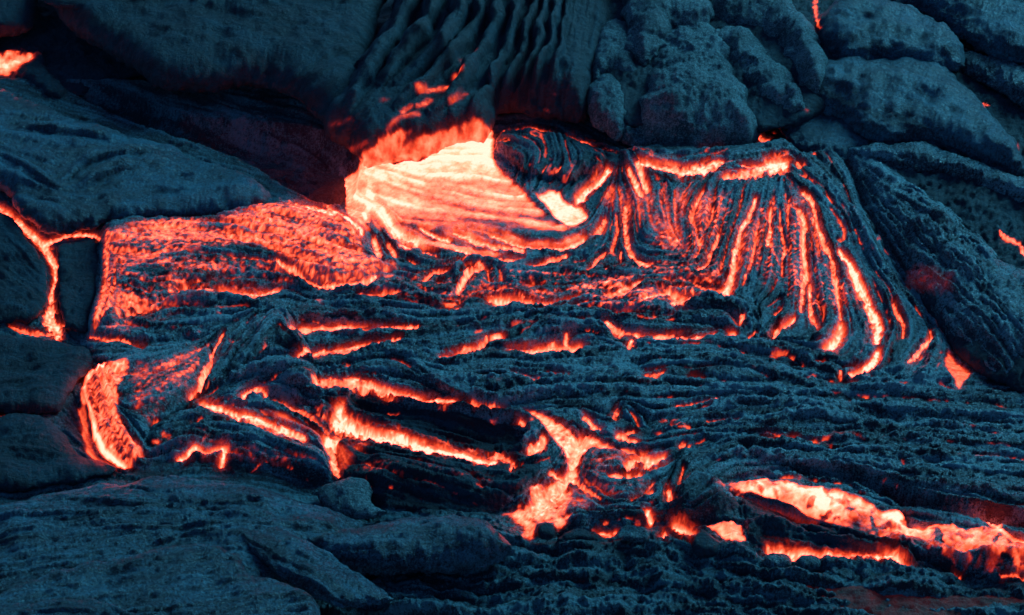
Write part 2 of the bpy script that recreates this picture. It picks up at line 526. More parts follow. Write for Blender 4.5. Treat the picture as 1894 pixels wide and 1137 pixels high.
# ------------------------------------------------------------------ traced features of the flow
# glowing cracks: view number, heat, points (x, y, width)
CR = [
 # left plates
 (4, .85, [(-60,40,30),(60,110,42),(130,170,46),(190,215,40),(225,255,40),(260,310,34),(285,370,26),(290,440,16),(275,500,18),(265,570,40),(262,640,78),(285,690,80),(300,735,50)]),
 (4, .74, [(225,260,22),(300,225,20),(380,210,22),(440,205,16),(490,210,32),(530,218,20)]),
 (4, .68, [(300,735,25),(220,720,22),(120,712,32),(50,690,12)]),
 (4, .70, [(480,750,25),(540,765,20),(620,770,16),(700,800,15),(760,820,15)]),
 (4, .82, [(1160,510,12),(1210,520,28),(1290,535,30),(1370,530,24),(1470,515,10)]),
 (4, .78, [(1460,345,16),(1510,380,26),(1560,405,32),(1610,450,28),(1680,490,28),(1760,490,32),(1819,475,30)]),
 (5, .76, [(0,480,28),(60,490,30),(140,480,28),(220,465,28),(270,440,20)]),
 (4, .62, [(690,480,14),(740,505,18),(790,530,20)]),
 (4, .76, [(1180,750,14),(1130,830,18),(1110,890,20),(1070,960,40),(1055,1020,32),(1000,1060,15)]),
 (4, .82, [(1280,1080,26),(1300,1050,30),(1370,1035,38),(1400,1055,28)]),
 (4, .76, [(1530,700,26),(1600,712,34),(1700,705,28),(1819,702,30)]),
 (5, .76, [(0,706,32),(100,700,32),(190,712,26),(260,712,10),(330,705,12),(400,708,28),(490,705,22)]),
 (5, .76, [(-160,868,18),(-110,840,26),(0,835,32),(100,825,28),(200,800,28),(300,790,24),(400,770,8)]),
 (4, .42, [(1350,890,10),(1420,870,12),(1500,850,10)]),
 (4, .74, [(1660,980,44),(1700,1000,54)]),
 (5, .76, [(0,985,50),(100,990,62),(180,990,72),(240,1010,54),(330,1040,44),(430,1055,26),(540,1080,22),(620,1100,26),(690,1095,16)]),
 (5, .72, [(780,1105,26),(850,1120,32),(930,1130,26)]),
 (5, .66, [(530,450,24),(545,425,26),(580,405,26),(640,400,20)]),
 (5, .66, [(605,472,30),(622,478,24)]),
 (5, .76, [(825,385,40),(770,400,46),(740,450,42),(710,500,36),(700,530,22)]),
 (5, .56, [(860,400,14),(865,460,18)]),
 (5, .62, [(920,400,14),(928,450,26)]),
 (5, .60, [(1040,475,14),(1080,480,24),(1150,490,10)]),
 (5, .86, [(870,555,24),(930,560,42),(1000,565,28),(1080,580,28),(1140,588,26),(1220,578,18),(1330,555,8)]),
 (5, .76, [(1480,530,28),(1540,525,34),(1600,495,32),(1660,460,10)]),
 (5, .84, [(1680,560,12),(1740,540,24),(1800,520,40),(1840,560,60),(1900,560,36),(1960,560,14)]),
 (5, .46, [(1520,620,12),(1590,610,28),(1650,600,10)]),
 (5, .62, [(600,615,18),(660,610,28),(710,600,22)]),
 (5, .46, [(310,600,10),(440,615,14),(500,622,8)]),
 (5, .62, [(180,530,12),(220,530,20),(320,525,24),(400,520,12)]),
 (5, .76, [(610,865,14),(680,845,28),(760,820,38),(820,800,36),(850,760,22)]),
 (5, .74, [(880,752,26),(930,745,20)]),
 (5, .82, [(975,825,18),(1040,830,28),(1120,820,42),(1190,810,56),(1250,812,56),(1340,812,42)]),
 (5, .78, [(1270,740,16),(1265,790,30)]),
 (5, .76, [(1480,680,18),(1510,705,34),(1570,730,22),(1640,740,12),(1760,745,14),(1830,745,16)]),
 (5, .72, [(1612,765,20),(1605,800,38)]),
 (5, .62, [(990,950,12),(1050,970,18),(1100,985,24),(1130,980,12)]),
 (5, .62, [(1170,945,12),(1220,955,20),(1280,955,14)]),
 (5, .45, [(1410,930,8),(1490,915,10)]),
 (5, .66, [(1690,955,22),(1740,955,22),(1780,940,12)]),
 (5, .36, [(700,705,12),(740,700,10),(850,660,10)]),
 # ropes below the mouth
 (5, .95, [(330,90,24),(360,180,38),(420,220,38),(480,250,34)]),
 (5, .86, [(510,170,18),(570,210,24),(650,240,28)]),
 (5, .86, [(680,190,16),(760,220,20),(840,260,26),(930,275,28),(1040,290,26)]),
 (5, .86, [(880,215,14),(1000,250,18),(1100,275,26),(1200,275,26),(1300,265,26),(1360,230,24)]),
 (5, .82, [(700,290,14),(830,320,22),(940,340,24),(1040,345,14)]),
 (5, .72, [(520,300,16),(580,320,18)]),
 (5, .82, [(400,265,22),(450,278,18)]),
 (5, .76, [(1440,190,36),(1470,130,24)]),
 (5, .90, [(20,75,18),(110,115,22),(190,175,28),(195,220,14)]),
 (4, .86, [(1560,55,18),(1680,80,28),(1760,105,22)]),
 (5, .78, [(262,230,36),(290,310,38)]),
 (5, .68, [(335,250,22),(370,310,24)]),
 (5, .60, [(440,340,12),(490,370,12)]),
 # right of the mouth
 (5, .76, [(1580,60,24),(1580,200,26),(1600,290,28),(1640,350,34),(1690,380,38),(1720,370,22)]),
 (5, .62, [(1530,110,18),(1535,200,20),(1510,280,18)]),
 (5, .66, [(1480,400,18),(1550,370,18),(1560,300,12)]),
 (5, .66, [(1380,410,18),(1410,370,24),(1450,330,18),(1480,300,12)]),
 (5, .66, [(1060,380,18),(1140,365,24),(1220,335,28),(1270,325,18)]),
 (5, .52, [(1310,355,12),(1370,345,14)]),
 (2, .96, [(1490,900,30),(1430,960,42),(1380,1000,46),(1340,1050,42)]),
 (2, .82, [(1640,850,24),(1660,900,32),(1690,990,28)]),
 (2, .82, [(1600,890,16),(1625,950,28),(1660,1020,24)]),
 (2, .62, [(930,690,18),(970,675,36),(1030,680,28),(1060,665,18),(1120,670,26),(1200,690,16)]),
 (2, .62, [(1290,710,12),(1350,740,24),(1400,760,20)]),
 (2, .88, [(1650,850,24),(1720,868,26),(1819,880,36),(1880,890,48),(1960,885,52),(2020,870,48),(2066,850,40)]),
 (3, .86, [(240,930,22),(300,925,36),(370,910,54),(400,900,50),(460,880,56)]),
 (3, .74, [(330,868,24),(400,870,30)]),
 (3, .96, [(455,875,60),(500,868,86),(545,862,56)]),
 (3, .66, [(618,850,26),(632,862,24)]),
 (3, .66, [(430,712,34),(455,728,38),(478,722,18)]),
 (3, .60, [(500,690,14),(510,692,14)]),
 (3, .52, [(703,-40,24),(705,0,24),(708,60,26),(720,110,30),(735,130,18)]),
 (3, .58, [(1600,546,22),(1612,552,20)]),
 (3, .42, [(1768,775,20),(1776,790,16)]),
 # the fan
 (6, .72, [(100,395,14),(130,385,24),(160,355,26),(165,300,20),(190,260,20),(210,200,12)]),
 (6, .82, [(400,20,18),(370,110,30),(330,180,18),(310,250,28),(295,310,34),(285,380,28),(270,450,34),(245,520,52),(230,545,36)]),
 (6, .66, [(405,190,12),(385,310,16),(375,350,20),(355,430,18),(345,480,24)]),
 (6, .76, [(480,80,12),(480,160,18),(470,230,24),(465,265,28)]),
 (6, .66, [(530,70,12),(535,160,16),(545,230,24),(565,290,26),(545,340,12),(545,430,10)]),
 (6, .62, [(570,30,10),(575,150,20)]),
 (6, .76, [(610,70,12),(645,100,24),(660,170,26),(655,240,20),(655,320,24),(665,400,28),(660,470,28),(645,540,24),(640,620,18)]),
 (6, .76, [(690,470,16),(690,560,20),(695,640,24),(720,690,34)]),
 (6, .76, [(650,-10,14),(690,30,20),(710,90,18),(730,170,20),(750,220,20),(770,280,28),(800,350,18),(815,430,34),(830,500,24),(840,580,20),(848,660,18)]),
 (6, .97, [(850,700,18),(835,750,40),(800,795,34),(770,800,14)]),
 (6, .96, [(850,310,26),(890,370,28),(930,450,36),(970,530,38),(1000,600,38),(1040,680,48),(1050,720,48),(1040,780,28)]),
 (6, .92, [(1050,830,22),(1020,880,30),(970,930,32),(915,965,38)]),
 (6, .62, [(855,950,20),(855,970,28)]),
 (6, .62, [(790,70,12),(830,130,22),(865,180,28),(860,230,28),(835,238,14)]),
 (6, .66, [(1130,580,16),(1150,630,20),(1180,690,20),(1185,750,14)]),
 (6, .76, [(1330,760,14),(1280,810,20),(1240,860,22),(1200,895,10)]),
 (6, .76, [(0,755,24),(60,765,18),(190,740,12)]),
 (6, .82, [(275,748,34),(295,742,30)]),
 (6, .62, [(370,760,16),(410,730,16)]),
 (6, .72, [(500,770,18),(520,720,34)]),
 (6, .86, [(550,712,24),(595,680,34),(610,660,14)]),
 (6, .72, [(338,662,30),(332,680,30)]),
 (6, .42, [(470,590,10),(530,545,8)]),
 (6, .56, [(510,630,24),(540,605,14)]),
 (6, .58, [(80,460,12),(150,490,32),(200,500,44),(240,500,38)]),
 (3, .64, [(130,1000,20),(80,1095,26),(65,1140,30)]),
 (6, .62, [(68,115,32),(95,200,12),(105,260,18)]),
 (6, .58, [(180,60,12),(175,120,16),(140,180,14)]),
 (6, .60, [(-10,1118,20),(80,1105,18),(200,1090,8)]),
 (6, .60, [(60,970,10),(120,970,16)]),
 (6, .52, [(720,885,10),(770,880,12)]),
 (6, .36, [(900,1090,14),(1000,1100,10)]),
 (6, .66, [(1680,205,16),(1720,240,26),(1780,270,26),(1819,330,28),(1870,380,28)]),
 # front
 (7, .88, [(1060,40,16),(1130,55,34),(1220,85,40),(1330,115,40),(1420,150,36),(1530,190,36),(1600,215,26)]),
 (7, .62, [(1440,10,36),(1530,45,38),(1600,80,44),(1690,140,40),(1730,200,40)]),
 (8, .76, [(25,230,60),(45,300,46),(60,380,40),(70,410,26)]),
 (8, 1.0, [(80,60,54),(90,130,84),(180,170,74),(280,200,54),(400,220,52),(500,260,42),(600,285,38),(720,310,38),(840,345,32),(900,345,22)]),
 (8, .66, [(870,320,36),(940,320,50),(985,350,42),(975,385,24)]),
 (8, .98, [(10,220,34),(60,225,40)]),
 (7, .90, [(940,320,16),(990,300,24),(1030,262,24),(1080,290,24),(1130,275,24),(1178,258,26),(1186,300,16),(1165,345,22)]),
 (7, .42, [(1320,375,14),(1370,350,12)]),
 (8, .76, [(1150,210,36),(1130,250,54),(1090,265,54)]),
 (8, .72, [(1035,122,28),(1048,130,24)]),
 (8, .76, [(1365,115,24),(1410,160,36),(1445,175,22)]),
 (8, .64, [(1540,65,26),(1525,105,32)]),
 (8, .52, [(1610,80,12),(1640,105,14),(1650,150,16)]),
 (8, .80, [(1545,203,30),(1575,212,28)]),
 (8, .76, [(1600,232,26),(1635,234,22)]),
 (8, .62, [(1600,185,28),(1625,180,22)]),
 (8, .58, [(1560,270,18),(1630,285,24)]),
 (8, .86, [(1600,350,44),(1660,320,52),(1700,345,44),(1780,320,22)]),
 (8, .76, [(1500,415,22),(1590,415,36),(1660,405,22)]),
 (8, .66, [(1350,460,26),(1400,500,34),(1450,540,20)]),
 (8, .64, [(1610,535,14),(1700,510,30),(1720,490,18)]),
 (8, .84, [(1345,215,50),(1310,300,56),(1300,370,60),(1270,430,66),(1190,490,70),(1110,560,60)]),
 (8, .72, [(1440,700,14),(1500,710,32),(1530,700,18)]),
 (8, .86, [(1700,605,26),(1710,640,32)]),
 (8, .78, [(1790,705,28),(1788,745,30)]),
 (8, .52, [(1470,655,16),(1490,652,14)]),
 (8, .52, [(810,465,28),(830,475,24)]),
 (8, .76, [(1810,490,22),(1815,530,22)]),
 (9, .60, [(25,370,14),(20,400,16),(0,450,18)]),
 (9, .56, [(440,215,14),(500,225,24)]),
 (9, .72, [(598,222,22),(612,222,20)]),
 (9, .66, [(10,248,24),(30,240,26)]),
 (9, .42, [(195,342,22),(215,338,22)]),
 (9, .46, [(150,130,10),(210,125,14),(320,115,8)]),
 (9, .54, [(1480,538,14),(1510,542,18)]),
 (9, .50, [(1740,597,12),(1780,592,14)]),
 (9, .36, [(780,285,14),(900,270,10)]),
 (9, .92, [(-10,660,30),(40,690,50),(75,712,22)]),
 (9, .88, [(475,795,22),(550,810,40),(640,815,36),(720,820,26),(800,835,16),(880,845,40),(960,850,36),(1020,860,30),(1080,860,54),(1150,885,54),(1210,910,22)]),
 (9, .60, [(1460,912,22),(1490,918,18)]),
 (9, .56, [(1690,945,20),(1780,945,26),(1860,950,26)]),
 (7, .42, [(-20,105,14),(30,75,14),(75,62,8)]),
]
# hot areas: kind, polygon (photo pixels), base heat, mottling, edge softness
HOT = [
 ('mouth', R(2,[(180,880),(240,800),(330,770),(450,750),(570,730),(650,700),(720,680),(800,670),(890,690),(895,810),(905,862),(970,920),(1040,990),(1110,1070)])
   + R(5,[(1210,132),(1300,182),(1400,195),(1460,120),(1500,150),(1470,220),(1390,285),(1270,305),(1120,320),(1000,352),(830,342),(700,315),(560,320),(430,300),(330,215),(215,200),(140,130),(120,60)]), .80, .20, 10),
 ('knobs', R(2,[(80,960),(150,890),(230,880),(290,960),(250,1060),(250,1180),(150,1150),(90,1080)]), .74, .2, 8),
 ('blob', R(2,[(1100,1012),(1130,1022),(1180,990),(1240,1010),(1262,1052),(1340,1080),(1390,1150),(1300,1200),(1210,1150),(1150,1080)]), 1.0, .16, 8),
 ('skin', R(4,[(535,225),(600,180),(720,138),(900,128),(1100,128),(1180,108),(1280,72),(1400,48),(1520,34),(1650,48),(1819,98)]) + R(5,[(130,130),(215,190),(235,300),(300,340),(420,390),(330,440),(200,478),(60,488)])
   + R(4,[(1700,490),(1600,450),(1480,350),(1350,300),(1150,310),(950,330),(780,390),(700,440),(640,540),(615,620),(560,690),(520,745),(470,755),(480,660),(530,490)]), .57, .19, 18),
 ('skin2', [(215,480),(330,455),(480,455),(600,490),(560,540),(430,560),(340,600),(250,640),(180,630),(190,540)], .46, .22, 50),
 ('skin10', [(690,470),(780,490),(1000,480),(1180,490),(1330,480),(1340,560),(1200,600),(950,600),(750,580),(640,540)], .31, .26, 50),
 ('skin3', R(4,[(560,905),(500,930),(440,990),(420,1040),(430,1110),(450,1150)]) + R(7,[(490,200),(520,260),(600,320),(660,372),(720,350),(768,300),(740,255),(690,200),(655,120),(640,40),(640,-20)]) + R(4,[(650,1030),(700,920),(640,890)]), .62, .18, 12),
 ('skin4', R(4,[(700,900),(820,860),(1000,800),(1150,770),(1130,850),(1080,960),(1000,1060),(880,1160),(800,1230),(720,1180),(660,1080)]), .42, .17, 26),
 ('skin5', R(4,[(820,720),(950,690),(1150,680),(1050,760),(880,760)]), .42, .2, 22),
 ('fanskin', R(6,[(-440,-60),(-200,-70),(-100,-40),(60,-60),(200,-20),(130,200),(60,280),(-60,330),(-220,180),(-400,110)]), .43, .18, 30),
 ('skin6', R(8,[(1040,470),(1150,400),(1280,310),(1450,250),(1560,250),(1700,300),(1740,420),(1730,540),(1500,580),(1300,640),(1000,650)]), .31, .12, 30),
 ('skin7', [(780,470),(900,480),(1060,480),(1180,480),(1330,470),(1330,540),(1100,520),(860,520)], .36, .22, 30),
 ('skin8', R(7,[(840,330),(900,240),(1050,190),(1250,200),(1500,260),(1700,300),(1740,400),(1500,400),(1150,340)]), .25, .14, 30),
 ('skin9', R(8,[(60,430),(150,380),(300,300),(600,330),(900,400),(850,480),(500,440),(250,440)]), .27, .2, 30),
 ('skin11', R(6,[(-60,-40),(400,-60),(760,0),(900,300),(1000,600),(700,700),(400,520),(100,480),(-200,300)]), .29, .24, 50),
 ('lens', R(6,[(1340,665),(1420,700),(1520,780),(1590,850),(1560,860),(1450,790),(1370,720)]), .34, .1, 8),
 ('patch', R(6,[(1415,830),(1470,870),(1550,945),(1500,1000),(1480,1035),(1455,1020),(1440,980),(1385,900)]), .62, .12, 8),
 ('spill', R(8,[(1020,55),(1100,65),(1180,95),(1260,140),(1320,192),(1400,188),(1470,230),(1545,272),(1470,280),(1400,272),(1345,325),(1310,380),(1340,420),(1350,462),(1280,445),(1200,425),(1165,402),(1200,378),(1265,380),(1272,320),(1230,260),(1170,180),(1100,110)]), .86, .30, 8),
 ('spill2', R(8,[(920,615),(980,580),(1060,540),(1085,460),(1150,448),(1250,455),(1320,520),(1285,600),(1325,610),(1275,690),(1215,700),(1180,680),(1120,680),(1110,742),(1060,752),(1020,742),(1030,700),(985,660)]), .66, .34, 14),
 ('spill3', R(8,[(960,610),(1030,580),(1080,620),(1130,660),(1110,720),(1050,740),(1060,690),(1000,650)]), .86, .26, 14),
 ('channel', [(1317,902),(1349,897),(1400,889),(1444,891),(1486,898),(1522,908),(1557,917),(1592,926),(1620,944),(1634,951),(1659,950),(1676,965),(1687,976),(1722,976),(1754,976),(1782,986),(1800,980),(1842,976),(1860,986),(1894,997),(2010,1022),(2010,1096),(1894,1076),(1850,1068),(1800,1056),(1760,1042),(1720,1030),(1676,1022),(1640,1014),(1600,998),(1560,982),(1522,968),(1480,950),(1450,934),(1420,926),(1388,918),(1360,918)], .9, .26, 5),
 ('pocket', R(9,[(120,675),(160,662),(200,682),(330,678),(350,750),(352,788),(260,788),(200,742),(150,712)]), .78, .16, 7),
 ('archglow', R(7,[(1380,75),(1480,70),(1600,130),(1740,210),(1740,270),(1600,205),(1450,140)]), .56, .15, 16),
 ('pillarglow', R(8,[(40,230),(160,230),(250,215),(400,230),(330,270),(220,310),(150,370),(80,410)]), .46, .2, 18),
 ('redblock', R(9,[(310,520),(420,530),(560,560),(760,640),(700,700),(560,650),(400,620),(320,590)]), .30, .15, 20),
 ('corner', R(1,[(-60,300),(20,285),(120,276),(205,282),(180,310),(100,350),(45,388),(-60,370)]), .72, .15, 8),
 ('spark', R(1,[(1425,905),(1455,905),(1490,960),(1500,1000),(1480,985)]), .62, .1, 5),
]
# rope crests (x, y, width), all in the cooled skin
RP = [
 (4, [(1505,620,16),(1545,690,18),(1600,800,18),(1650,910,18)]),
 (4, [(950,1140,16),(1080,1035,20),(1230,955,22),(1400,895,22),(1540,872,20),(1640,905,14)]),
 (4, [(1130,960,20),(1240,820,24),(1350,700,24),(1470,620,20)]),
 (4, [(1230,930,20),(1330,800,24),(1440,690,20)]),
 (5, [(0,560,30),(150,570,34),(300,600,34),(450,640,34),(600,650,32),(750,640,34),(900,650,40),(1000,615,44),(1150,605,40),(1350,570,34),(1500,560,30),(1700,545,30)]),
 (5, [(-40,515,30),(120,500,36),(300,492,36),(450,520,46),(560,560,50),(680,575,30)]),
 (5, [(0,640,34),(150,655,40),(320,660,40),(500,690,34),(650,690,24)]),
 (5, [(0,752,36),(150,742,40),(350,742,36),(550,730,30),(750,700,30),(900,682,34),(1050,662,40),(1200,640,44),(1400,630,40),(1600,655,40),(1819,690,40)]),
 (5, [(0,905,30),(120,872,36),(250,830,44),(380,822,50),(450,850,44),(530,880,40),(640,892,36),(780,865,40),(950,858,44),(1100,875,44),(1300,855,44),(1500,835,40),(1650,815,36),(1819,822,36)]),
 (5, [(450,930,44),(560,980,50),(750,1005,54),(950,1005,50),(1150,995,40),(1300,990,40),(1500,965,44),(1650,975,44),(1819,1000,44)]),
 (5, [(440,870,40),(480,920,50),(560,980,54),(700,1045,50),(900,1085,54),(1100,1065,54),(1400,1045,54),(1600,1035,50),(1819,1050,50)]),
 (5, [(1050,785,40),(1100,728,50),(1180,698,60),(1290,705,60),(1400,698,56),(1480,745,50),(1540,795,40)]),
 (5, [(960,740,30),(1050,702,34),(1150,675,34),(1300,662,30)]),
 (5, [(1020,372,24),(1080,322,30),(1160,303,34),(1260,303,26)]),
 (5, [(690,395,30),(760,352,40),(830,352,44),(900,365,40),(960,385,34),(1100,405,34),(1300,412,34),(1500,404,34),(1700,390,34),(1819,392,30)]),
 (5, [(700,450,40),(690,400,40),(730,360,40)]),
 (5, [(900,520,30),(1050,525,40),(1200,510,40),(1350,500,30)]),
 (5, [(1230,440,30),(1400,435,36),(1560,430,36),(1760,420,30)]),
 (4, [(780,640,34),(900,575,40),(1050,558,44),(1250,572,44),(1380,592,40),(1500,622,36),(1650,650,36),(1819,650,34)]),
 (4, [(820,445,30),(950,432,36),(1150,442,36),(1350,432,36),(1500,442,40),(1600,482,44),(1819,518,40)]),
 (4, [(880,655,30),(1000,635,36),(1150,622,36),(1300,612,30),(1450,602,24)]),
 (4, [(545,700,30),(650,684,40),(800,702,44),(900,705,36),(1050,705,26)]),
 (4, [(600,790,40),(750,770,40),(900,760,40),(1100,720,30)]),
 (4, [(960,490,30),(1150,478,36),(1300,470,36),(1450,480,30)]),
 (6, [(0,590,50),(120,572,60),(250,585,60),(340,625,50),(380,700,40),(400,800,24)]),
 (6, [(-60,660,40),(100,650,50),(220,660,50),(320,710,36)]),
 (6, [(0,790,30),(150,784,36),(350,802,36),(550,822,40),(700,882,44),(850,942,44),(1000,1000,44),(1200,1030,40),(1400,1040,30)]),
 (6, [(0,872,40),(200,872,44),(380,892,44),(560,962,44),(750,1020,44),(900,1032,40),(1100,1018,40),(1300,1005,30)]),
 (6, [(0,992,34),(200,1012,40),(400,1042,40),(600,1062,40),(800,1055,40),(1000,1045,36)]),
 (6, [(880,-20,26),(940,130,30),(1020,280,30),(1080,400,30),(1170,500,30),(1260,600,32),(1320,665,30)]),
 (6, [(950,30,24),(1040,200,26),(1100,330,26),(1210,440,28),(1270,580,28),(1330,672,30),(1400,790,30)]),
 (6, [(760,560,34),(790,640,36),(770,720,36),(710,770,40)]),
 (6, [(560,560,40),(570,640,40),(530,690,30)]),
 (6, [(930,560,34),(970,660,36),(985,760,36),(950,850,36),(880,900,30)]),
 (6, [(1090,540,30),(1110,640,36),(1130,720,40),(1100,800,44),(1050,930,44)]),
 (6, [(1340,720,44),(1350,800,54),(1330,880,54),(1290,950,50),(1200,990,40)]),
 (9, [(0,82,34),(150,44,40),(300,34,44),(600,44,44),(800,64,40),(1000,54,40),(1300,84,40),(1500,94,36),(1819,110,40)]),
 (9, [(0,160,36),(200,135,40),(400,145,40),(560,108,50),(700,95,54),(850,118,54),(1000,155,50),(1150,172,44),(1300,148,44),(1500,164,44),(1819,180,44)]),
 (9, [(200,275,36),(300,245,40),(400,235,44),(600,262,44),(750,292,40),(900,295,40),(1100,295,44),(1300,305,44),(1500,325,44),(1819,350,44)]),
 (9, [(60,420,36),(150,370,40),(250,325,44),(350,305,50),(500,325,50),(700,325,44),(900,352,44),(1100,385,44),(1300,405,40),(1500,425,44),(1819,450,44)]),
 (9, [(400,370,34),(600,360,40),(800,385,44),(1000,420,44),(1200,455,44),(1400,470,44),(1600,490,44),(1819,520,40)]),
 (9, [(650,200,34),(850,210,40),(1050,225,40),(1300,232,40),(1550,250,40),(1819,265,40)]),
]
# flow lines that only steer the grain of the skin
GUIDE = [R(n, p) for n, p in [
 (4, [(560,220),(800,190),(1100,170),(1250,190),(1500,260),(1800,350)]),
 (4, [(560,300),(800,300),(1100,300),(1400,330)]),
 (4, [(560,260),(560,400),(540,560),(500,730)]),
 (4, [(500,960),(540,1080),(600,1200),(680,1330)]),
 (4, [(700,1000),(850,950),(1050,850)]),
 (4, [(680,1100),(850,1050),(1000,950)]),
 (4, [(1100,1000),(1200,800),(1350,650)]), (4, [(1200,1000),(1300,850),(1400,680)]), (4, [(1500,650),(1580,780),(1650,910)]),
 (4, [(1000,1130),(1150,1000),(1400,880),(1560,860)]),
 (2, [(260,900),(500,980),(800,1050),(1060,1080)]), (2, [(300,1000),(500,1060),(800,1110)]), (2, [(500,880),(800,860),(900,900)]),
 (5, [(420,130),(700,140),(1000,180),(1200,200)]), (2, [(80,960),(150,1050)]),
 (2, [(960,740),(1100,800),(1060,1000)]), (2, [(1200,720),(1250,850),(1150,980)]), (2, [(1420,800),(1500,850),(1460,980)]),
 (2, [(1750,960),(1740,1060),(1760,1130)]), (3, [(200,960),(180,1100)]), (3, [(350,970),(330,1100)]), (3, [(500,960),(480,1120)]), (3, [(620,930),(720,1000),(850,1130)]),
 (6, [(430,300),(410,450)]), (6, [(600,300),(600,500)]), (6, [(740,400),(770,600)]), (6, [(900,520),(960,720)]),
 (8, [(200,420),(500,480),(800,560)]), (8, [(250,300),(500,340),(800,400)]), (8, [(200,100),(500,160),(850,260)]),
 (7, [(1000,130),(1200,160),(1600,300)]), (7, [(1100,300),(1400,350),(1700,420)]), (7, [(0,700),(500,640),(1000,640)]), (7, [(100,900),(600,800)]),
 (8, [(1400,650),(1700,640),(1819,620)]), (8, [(0,900),(800,950),(1600,900)]), (8, [(0,1100),(900,1080),(1800,1000)]),
 (9, [(0,560),(100,480),(250,400)]), (9, [(350,560),(700,680),(1000,780)]), (9, [(400,680),(800,760),(1200,850)]), (9, [(0,850),(500,950),(1000,1050),(1800,1100)]), (9, [(1000,950),(1500,1000),(1800,1000)]),
 (9, [(1000,480),(1300,560),(1600,640),(1819,690)]), (9, [(900,460),(1300,520),(1819,600)]),
 (1, [(0,500),(500,640),(1100,900),(1500,1030)]), (1, [(0,700),(600,760),(1000,900)]),
]]
# ------------------------------------------------------------------ the flow: one continuous relief, cut into its things and parts
G = Grid(-110, 2010, 150, 1215, 1.8)
wa = G.noise(46, 3, 11) * 5 + G.noise(13, 2, 12) * 1.3
wb = G.noise(46, 3, 21) * 4 + G.noise(13, 2, 22) * 1.1
A1, B1 = G.A + wa, G.B + wb
cracks = [(T, R(n, p)) for n, T, p in CR]
ropes = [R(n, p) for n, p in RP]
grain = G.noise(7, 3, 31)
grit = G.noise(22, 3, 34)


def wsd(poly, soft=None):
    """distance inside a traced outline, edges made ragged"""
    return grid_sd(G, catmull(poly, 4, True)) + 0.6 * wa + 0.6 * grit


FLOW = [(150,640),(180,440),(260,405),(400,395),(540,365),(640,380),(640,320),(760,290),(900,262),(930,240),(1020,240),(1110,262),(1180,290),(1330,292),(1440,280),(1490,300),(1560,310),(1620,430),(1690,540),(1760,640),(1830,710),(1960,740),(1960,1010),(1700,1000),(1420,960),(1250,980),(1000,1000),(930,950),(700,930),(560,890),(330,870),(240,870),(165,790)]
flow_sd = wsd(FLOW)
H0 = 12 * smooth(-4, 40, flow_sd) + G.noise(150, 3, 41) * 5
VT = np.array([(1317,902),(1349,897),(1400,889),(1444,891),(1486,898),(1522,908),(1557,917),(1592,926),(1620,944),(1634,951),(1659,950),(1676,965),(1687,976),(1722,976),(1754,976),(1782,986),(1800,980),(1842,976),(1860,986),(1894,997),(2010,1022)])
VB = np.array([(1317,914),(1360,918),(1388,918),(1420,926),(1450,934),(1480,950),(1522,968),(1560,982),(1600,998),(1640,1014),(1676,1022),(1720,1030),(1760,1042),(1800,1056),(1850,1068),(1894,1076),(2010,1096)])
CHAN = [tuple(q) for q in VT] + [tuple(q) for q in VB[::-1]]


def down(pts, d):
    return [(q[0], q[1] + d) for q in pts]


